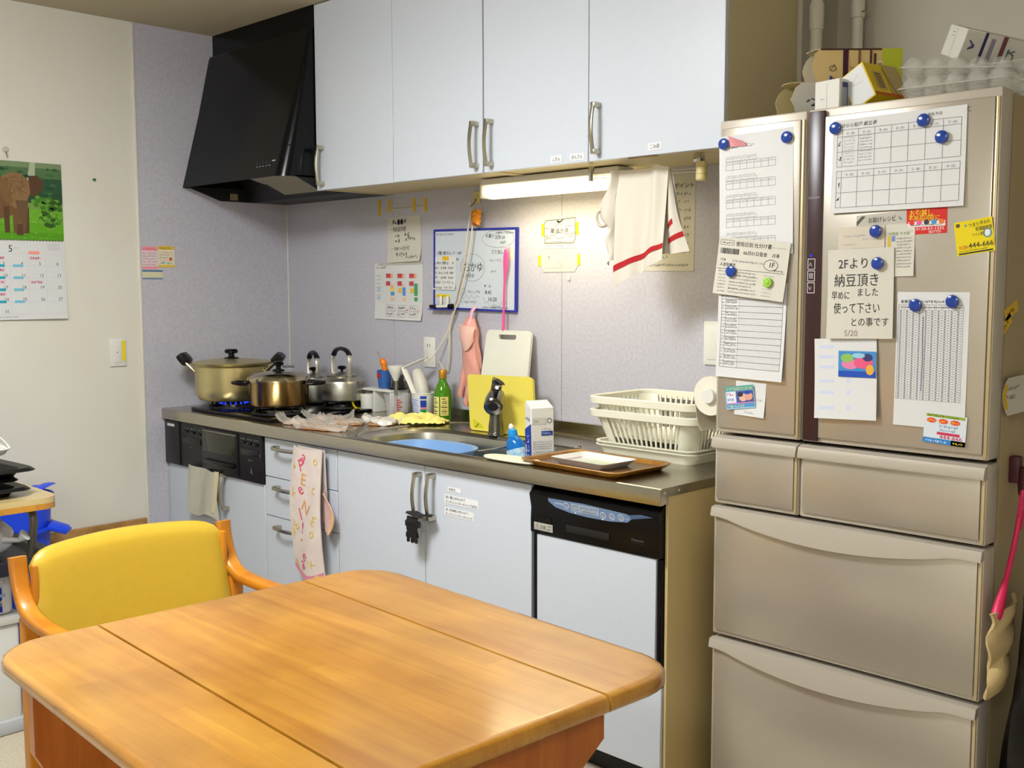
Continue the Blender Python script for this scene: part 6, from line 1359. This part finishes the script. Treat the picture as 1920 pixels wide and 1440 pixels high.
# ================================================================== dining table
TZ_ = 0.70
tb = thing('dining_table', 'orange-brown wooden drop-leaf dining table with rounded corners', 'table', (2.72, -1.74, 0))
TT = RT((2.692, -1.722, 0), math.radians(-2.7))
wt1 = wood('table_wood', (212, 155, 56), (194, 130, 40), scale=5, stretch=(.35, 6, 3), rough=.30, coat=1.0, blotch=.30)
def strips(m):
    # laminated strips of slightly different tone running the length of the table
    nt = m.node_tree; b = nt.nodes['Principled BSDF']; b.inputs['Coat Roughness'].default_value = 0.17
    src = b.inputs['Base Color'].links[0].from_socket
    tc = nt.nodes.new('ShaderNodeTexCoord'); br = nt.nodes.new('ShaderNodeTexBrick')
    br.inputs['Scale'].default_value = 1.0; br.inputs['Brick Width'].default_value = 0.42; br.inputs['Row Height'].default_value = 0.046; br.inputs['Mortar Size'].default_value = 0.0004
    br.inputs['Color1'].default_value = (1, 1, 1, 1); br.inputs['Color2'].default_value = (0.80, 0.76, 0.68, 1); br.inputs['Mortar'].default_value = (0.7, 0.62, 0.5, 1)
    nt.links.new(tc.outputs['Object'], br.inputs['Vector'])
    mx = nt.nodes.new('ShaderNodeMix'); mx.data_type = 'RGBA'; mx.blend_type = 'MULTIPLY'; mx.inputs[0].default_value = 0.8
    nt.links.new(src, mx.inputs[6]); nt.links.new(br.outputs['Color'], mx.inputs[7]); nt.links.new(mx.outputs[2], b.inputs['Base Color'])
strips(wt1)
wt2 = wood('table_panel_wood', (198, 116, 44), (172, 90, 28), scale=5, stretch=(5, 5, .3), rough=.35, coat=.3)
HX, TH = .476, .030
def leaf(name, y0, y1, r0, r1):
    """slab from y0 to y1; r0, r1 radius of the outer corners at the y0 and y1 sides"""
    P = []
    for (sx, y, r, a0) in ((1, y1, r1, 0), (-1, y1, r1, PI / 2), (-1, y0, r0, PI), (1, y0, r0, 1.5 * PI)):
        if r < .004: r = .0008
        cx, cy = sx * (HX - r), y + (-r if y == y1 else r)
        for k in range(7): a = a0 + PI / 2 * k / 6; P.append((cx + r * math.cos(a), cy + r * math.sin(a)))
    cy_ = (y0 + y1) / 2
    def off(d, z):
        out = []
        for x, y in P:
            kx = (abs(x) - d) / abs(x); yy = y
            if r1 > .01 and y > y1 - r1 - 1e-6 : yy = y - d * (y - (y1 - r1)) / r1
            if r0 > .01 and y < y0 + r0 + 1e-6 : yy = y + d * ((y0 + r0) - y) / r0
            if r0 < .01 and r1 < .01: yy = y - math.copysign(min(d, .0015), y - cy_)
            out.append((x * kx, yy, z))
        return out
    mb = MB(TT); mb.loft([off(.006, TZ_ - TH), off(0, TZ_ - TH + .006), off(0, TZ_ - .011), off(.002, TZ_ - .005), off(.006, TZ_ - .0015), off(.012, TZ_), off(.020, TZ_)])
    return mb.build(name, wt1, tb, smooth=50)
leaf('centre_top', -.2328, .2328, 0, 0); leaf('drop_leaf', .2372, .4385, 0, .10); leaf('drop_leaf', -.4385, -.2372, .10, 0)
zt_ = TZ_ - TH - .0005
MB(TT).prism([(-.228, zt_), (.238, zt_), (.238, .622), (.15, .56), (.13, .05), (.20, 0), (-.20, 0), (-.13, .05), (-.15, .56), (-.228, .622)], .430, .458, 'x').build('end_panel', wt2, tb)
MB(TT).prism([(-.385, zt_), (.238, zt_), (.238, .622), (.15, .56), (.13, .05), (.20, 0), (-.30, 0), (-.30, .05), (-.345, .42), (-.385, .50)], -.425, -.397, 'x').build('end_panel', wt2, tb)
for y in (-.20, .20): MB(TT).rbox(-.397, .43, y - .011, y + .011, TZ_ - TH - .085, TZ_ - TH - .0005, .003).build('apron', wt2, tb)
MB(TT).rbox(-.397, .43, -.02, .02, .12, .20, .004).build('stretcher', wt2, tb)
for y in (.235, -.235): 
    for x in (-.3, .3): MB(TT).rbox(x - .03, x + .03, y - .02, y + .02, TZ_ - TH - .004, TZ_ - TH - .0005, .001, 1).build('hinge', m_nickel, tb)
# ================================================================== chair
ch = thing('dining_chair', 'wooden armchair with a mustard yellow vinyl back pushed up to the table', 'chair', (2.0, -1.645, 0))
CC = RT((1.97, -1.633, 0), math.radians(0))   # local +x faces the table
m_vinyl = mat('mustard_vinyl', (192, 158, 48), .34, noise=.08, nscale=60, bump=.05, bscale=500)
wch = wood('chair_wood', (206, 136, 34), (188, 116, 24), scale=5, stretch=(3, 3, .5), rough=.4, coat=.2, blotch=.2)
def backp(a, b, d):
    y = (a - .5) * .495; s = 2 * a - 1
    top = .763 - .014 * abs(s) ** 2 - .030 * abs(s) ** 14; z = .46 + (top - .46) * b
    bow = -.035 * (1 - s * s)                      # concave towards the sitter
    rake = -.075 * ((z - .46) / .3)
    e = (1 - abs(s) ** 10) ** .5 * (1 - (2 * b - 1) ** 10) ** .5
    return CC @ Vector((-.165 + rake + bow + d * (.25 + .75 * e), y, z))
mb = MB(); mb.grid(lambda a, b: backp(a, b, .026), 30, 20); mb.grid(lambda a, b: backp(a, b, -.022), 30, 20)
n_ = 31 * 21; idx = lambda i, j: i * 21 + j; ed = [idx(i, 0) for i in range(31)] + [idx(30, j) for j in range(1, 21)] + [idx(i, 20) for i in range(29, -1, -1)] + [idx(0, j) for j in range(19, 0, -1)]
for k in range(len(ed)): a_, b_ = ed[k], ed[(k + 1) % len(ed)]; mb.f.append([a_, b_, n_ + b_, n_ + a_]); mb.m.append(0)
mb.build('backrest', m_vinyl, ch, smooth=60)
for s in (-1, 1):
    y = s * .267
    P = catmull([(-.25, y, .742), (-.243, y, .70), (-.222, y, .650), (-.185, y, .618), (-.12, y, .606), (.02, y, .604), (.16, y, .606)], 5)
    MB(CC).tube(P, .0135, 16, ry=.020, up=(0.35, 0, 1), sq=.55).build('arm', wch, ch, smooth=50)
    MB(CC).rbox(-.215, -.178, y - .017, y + .017, 0, .61, .006).build('leg', wch, ch); MB(CC).rbox(.12, .155, y - .017, y + .017, 0, .598, .006).build('leg', wch, ch)
    MB(CC).rbox(-.180, .12, y - .012, y + .012, .36, .41, .004).build('side_rail', wch, ch)
    MB(CC).rbox(-.222, -.200, s * .2445 - .006, s * .2445 + .006, .46, .725, .003).build('back_upright', wch, ch)
MB(CC).rbox(-.20, .17, -.245, .245, .41, .462, .02, 3).build('seat', m_vinyl, ch)
MB(CC).rbox(.125, .15, -.250, .250, .36, .41, .004).build('front_rail', wch, ch); MB(CC).rbox(-.21, -.185, -.250, .250, .36, .41, .004).build('back_rail', wch, ch)
# ================================================================== trolley corner on the left
tr = thing('trolley', 'small serving trolley with a beech top and grey tube frame', 'trolley', (.78, -1.78, 0))
m_tube = mat('grey_tube', (112, 106, 94), .4, metal=.3); m_beech = wood('beech_top', (206, 186, 134), (192, 168, 112), stretch=(3, .3, 3), coat=.3, blotch=.1)
TX0, TX1, TY0, TY1 = .56, 1.00, -2.12, -1.50
mb = MB(); R1 = [(x, y) for x, y in rrect(TX0, TX1, TY0, TY1, .05, 6)]
mb.prism(R1, .712, .730, 'z', 0); mb.build('top_board', m_beech, tr); MB().prism([(x * .9995 + .0004, y) for x, y in R1], .694, .7118, 'z').build('top_edge', wood('beech_edge', (206, 150, 60), (186, 126, 40)), tr)
for y in (TY1 - .06, TY0 + .06):
    MB().tube(catmull([(.90, y, .532), (.925, y, .60), (.94, y, .650), (.925, y, .676), (.88, y, .682), (.68, y, .682), (.64, y, .672), (.625, y, .64), (.64, y, .58), (.66, y, .532)], 5), .012, 10).build('upper_frame', m_tube, tr)
    for x in (.60, .955): MB().tube([(x, y, .05), (x, y, .535)], .012, 10).build('leg', m_tube, tr); 
for y in (TY1 - .06, TY0 + .06):
    for x in (.60, .955): MB().lathe([(0, -.012), (.022, -.012), (.025, -.006), (.025, .006), (.022, .012), (0, .012)], (x, y, .026), 16, axis='y').build('caster', m_blackp, tr)
MB().loft([[(x, y, .512) for x, y in rrect(.575, 1.0, -2.10, -1.50, .05, 5)], [(x, y, .512) for x, y in rrect(.565, 1.01, -2.11, -1.49, .055, 5)], [(x, y, .548) for x, y in rrect(.565, 1.01, -2.11, -1.49, .055, 5)], [(x, y, .552) for x, y in rrect(.575, 1.0, -2.10, -1.50, .05, 5)], [(x, y, .548) for x, y in rrect(.60, .975, -2.075, -1.525, .04, 5)], [(x, y, .532) for x, y in rrect(.61, .965, -2.065, -1.535, .04, 5)]]).build('tray_shelf', mat('dark_tray', (30, 32, 42), .45), tr)
m_btray = mat('black_tray_plastic', (13, 13, 14), .4)
rg = random.Random(5)
for k, (z, ox, oy, rz, lab_) in enumerate(((.7305, .0, .0, .05, 'lowest black plastic food tray on the trolley'), (.7600, -.02, -.02, -.04, 'middle black plastic food tray on the trolley'), (.7895, .01, .01, .08, 'top black plastic food tray on the trolley under the green one'))):
    T = RT((.80 + ox, -1.70 + oy, z), rz); mb = MB(T); mb.loft([rr3(.11, .085, .02, 0), rr3(.125, .10, .03, .022), rr3(.150, .125, .035, .028), rr3(.158, .133, .035, .020), rr3(.160, .135, .035, .022), rr3(.150, .125, .035, .0305), rr3(.125, .10, .03, .026), rr3(.11, .085, .02, .003)])
    solo(mb, 'food_tray', m_btray, lab_, 'tray', 'black food trays on the trolley')
T = RT((.795, -1.745, .8205), .1); mb = MB(T); mb.loft([rr3(.09, .07, .02, 0), rr3(.11, .09, .025, .016), rr3(.125, .105, .03, .026), rr3(.122, .102, .03, .027), rr3(.105, .085, .024, .016), rr3(.088, .068, .02, .003)]); solo(mb, 'green_tray', mat('lime_tray', (150, 180, 26), .3), 'lime green plastic tray stacked on the black trays', 'tray')
t = thing('white_basket', 'white plastic basket with a rope handle on top of the tray stack', 'basket', (.79, -1.73, .848)); T = RT((.80, -1.735, .8483), .12)
MB(T).loft([rr3(.10, .075, .02, 0), rr3(.13, .105, .03, .014), rr3(.14, .115, .035, .030), rr3(.137, .112, .035, .031), rr3(.125, .10, .03, .015), rr3(.098, .073, .02, .003)]).build('basket_wall', m_plw, t)
MB(T).grid(lambda a, b: (-.125 + .25 * a, .108 + .006 * math.sin(PI * b), .028 + .040 * b * math.sin(PI * a) ** .6), 16, 6, thick=.003).build('back_lip', m_plw, t); MB(T).tube(catmull([(-.07, .102, .025), (-.05, .10, .052), (0, .10, .060), (.05, .10, .052), (.07, .102, .025)], 5), .003, 6).build('rope_handle', mat('brown_rope', (110, 70, 60), .7), t)
mb = MB(T); rg = random.Random(9)
mb.grid(lambda a, b: ((a - .5) * .15, (b - .5) * .12, .005 + .045 * math.sin(PI * a) * math.sin(PI * b) * (.7 + .3 * math.sin(13 * a + 7 * b))), 16, 14); t2 = thing('film_pack', 'crumpled clear film pack with green leaves in the white basket', 'food pack', T @ Vector((0, 0, .004))); mb.build('film', m_film, t2)
for k in range(7): MB(T).grid(lambda a, b, k=k: ((k - 3) * .018 + .014 * a, -.03 + .05 * b + .006 * (k % 3), .012 + .012 * math.sin(PI * a) + .010 * (k % 2) + .008 * b), 4, 6, thick=.0008).build('leaf', mat('dull_leaf', (120, 150, 96), .6), t2)
def bagp(a, b):
    th, ph_ = 2 * PI * a, PI * b; r = 1 + .08 * math.sin(5 * th + 3 * ph_) + .05 * math.sin(9 * th - 4 * ph_)
    return Vector((.84 + .075 * r * math.sin(ph_) * math.cos(th), -1.69 + .10 * r * math.sin(ph_) * math.sin(th), .596 - .062 * r * math.cos(ph_)))
mb = MB(); mb.grid(bagp, 32, 18)
t = thing('plastic_bag', 'knotted translucent white plastic bag on the trolley shelf', 'plastic bag', (.84, -1.69, .535)); mb.build('bag', mat('bag_film', (232, 234, 238), .3, bump=.3, bscale=60), t); MB().tube([(.90, -1.64, .60), (.92, -1.60, .595), (.935, -1.585, .612)], [.012, .008, .020], 10).build('knot', mat('bag_film', (216, 218, 222)), t)
# blue bin
t = thing('blue_bin', 'blue plastic bin with side grips behind the trolley', 'bin', (.225, -1.40, 0)); m_blue = mat('bin_blue', (24, 72, 226), .4)
c = (.225, -1.40, 0)
MB().lathe([(0, .002), (.13, .002), (.14, .01), (.168, .585), (.178, .590), (.180, .605), (.172, .606), (.160, .58), (.135, .02), (0, .014)], c, 48).build('bin_wall', m_blue, t)
MB().lathe([(.169, .482), (.182, .484), (.182, .492), (.169, .494)], c, 48, cap=False).build('grip_band', m_blue, t)
D = Vector((.62, .78, 0))
for s in (-1, 1):
    q = Vector(c) + D * .172 * s; MB().tube([q + Vector((0, 0, .494)), q + D * s * .05 + Vector((0, 0, .478)), q + D * s * .062 + Vector((0, 0, .470))], [.016, .015, .012], 10, ry=[.05, .045, .035]).build('grip', m_blue, t)
mb = MB(); mb.tube(catmull([(c[0] + .165 * math.cos(a), c[1] + .165 * math.sin(a), .612 + .035 * math.sin((a + .5) * 1.2) ** 2) for a in [-.5 + k * .32 for k in range(9)]], 4), .005, 8, ry=.022, up=(0, 0, 1)); mb.build('folded_handle', m_blue, t)
# white chest below the trolley shelf with a blue package in front
t = thing('white_chest', 'low white storage chest under the trolley', 'chest', (.80, -1.9, 0))
MB().rbox(.63, .925, -2.20, -1.61, .018, .34, .012, 3).build('body', mat('chest_white', (206, 206, 200), .45), t); MB().rbox(.622, .935, -2.21, -1.60, .0005, .045, .006).build('base', mat('chest_base', (176, 178, 182), .5), t)
MB().rbox(.622, .935, -2.21, -1.60, .34, .372, .010).build('lid', mat('chest_white', (206, 206, 200)), t)
t = thing('blue_package', 'blue and white wrapped package standing on the white chest', 'package', (.84, -1.75, .373))
MB().rbox(.70, .93, -2.10, -1.625, .373, .505, .02, 3).build('pack', mat('package_film', (206, 208, 214), .3), t)
p = Paper((.9305, -2.09, .385), .455, .112, 'R'); p.rect(0, .0, .43, .085, (26, 44, 150)); p.rect(.30, .088, .44, .108, (190, 196, 206)); p.text('-フ', .375, .062, .05, (226, 230, 236)); p.rect(.36, .046, .44, .056, (150, 170, 214)); p.text('3枚', .405, .020, .022, (236, 232, 200)); p.rect(.34, -.0, .39, .016, (206, 200, 190)); p.scrib(.02, .03, .28, .03, (226, 230, 240)); p.obj = t; p.done('wrapper_print', t)
# ================================================================== beside the refrigerator on the right
t = thing('pink_duster', 'pink-handled mop with a tan cloth head hanging beside the refrigerator', 'mop', (3.42, -.45, .50))
m_dpink = mat('deep_pink', (216, 40, 90), .4)
MB().tube(catmull([(3.420, -.375, .935), (3.420, -.395, .86), (3.420, -.425, .79), (3.420, -.470, .715), (3.420, -.512, .655)], 4), [.006] * 12 + [.008, .010, .012, .012, .010], 10).build('handle', m_dpink, t)
MB().lathe([(0, 0), (.012, 0), (.014, .02), (.012, .06), (0, .065)], (3.420, -.372, .905), 14).build('grip_end', mat('dark_red', (70, 24, 30), .5), t)
MB().tube(catmull([(3.420, -.395, .905), (3.420, -.40, .86), (3.420, -.385, .83), (3.420, -.375, .87)], 4), .003, 6).build('hanging_loop', m_dpink, t)
def moph(a, b): return Vector((3.412 + .020 * math.sin(PI * a) + .004 * math.sin(17 * b), -.528 + .135 * a * (1 - .55 * b) + .010 * math.sin(12 * b + 5 * a), .668 - .155 * b - .03 * (1 - a) * b + .02 * a))
MB().grid(moph, 14, 18, thick=.008).build('cloth_head', mat('mop_tan', (196, 170, 120), .95, bump=.5, bscale=150), t)
MB().rbox(3.3885, 3.412, -.385, -.360, .93, .99, .004).build('hook_plate', mat('dark_red', (70, 24, 30)), t)
def sack(a, b):
    th = 2 * PI * a; k = .75 + .25 * math.sin(PI * min(1, b * 1.05) ** .7); r = k * (1 + .06 * math.sin(6 * th + 4 * b) + .04 * math.sin(11 * th - 7 * b))
    return Vector((3.556 + .134 * r * math.cos(th), -.42 + .134 * r * math.sin(th), .006 + .70 * b))
mb = MB(); mb.grid(sack, 40, 30); mb.add([sack(k / 40, 1) for k in range(40)] + [Vector((3.556, -.42, .72))], [(k, (k + 1) % 40, 40) for k in range(40)])
solo(mb, 'rubbish_sack', mat('sack_black', (10, 9, 8), .35, bump=.4, bscale=40), 'tall black rubbish sack standing beside the refrigerator', 'rubbish sack')
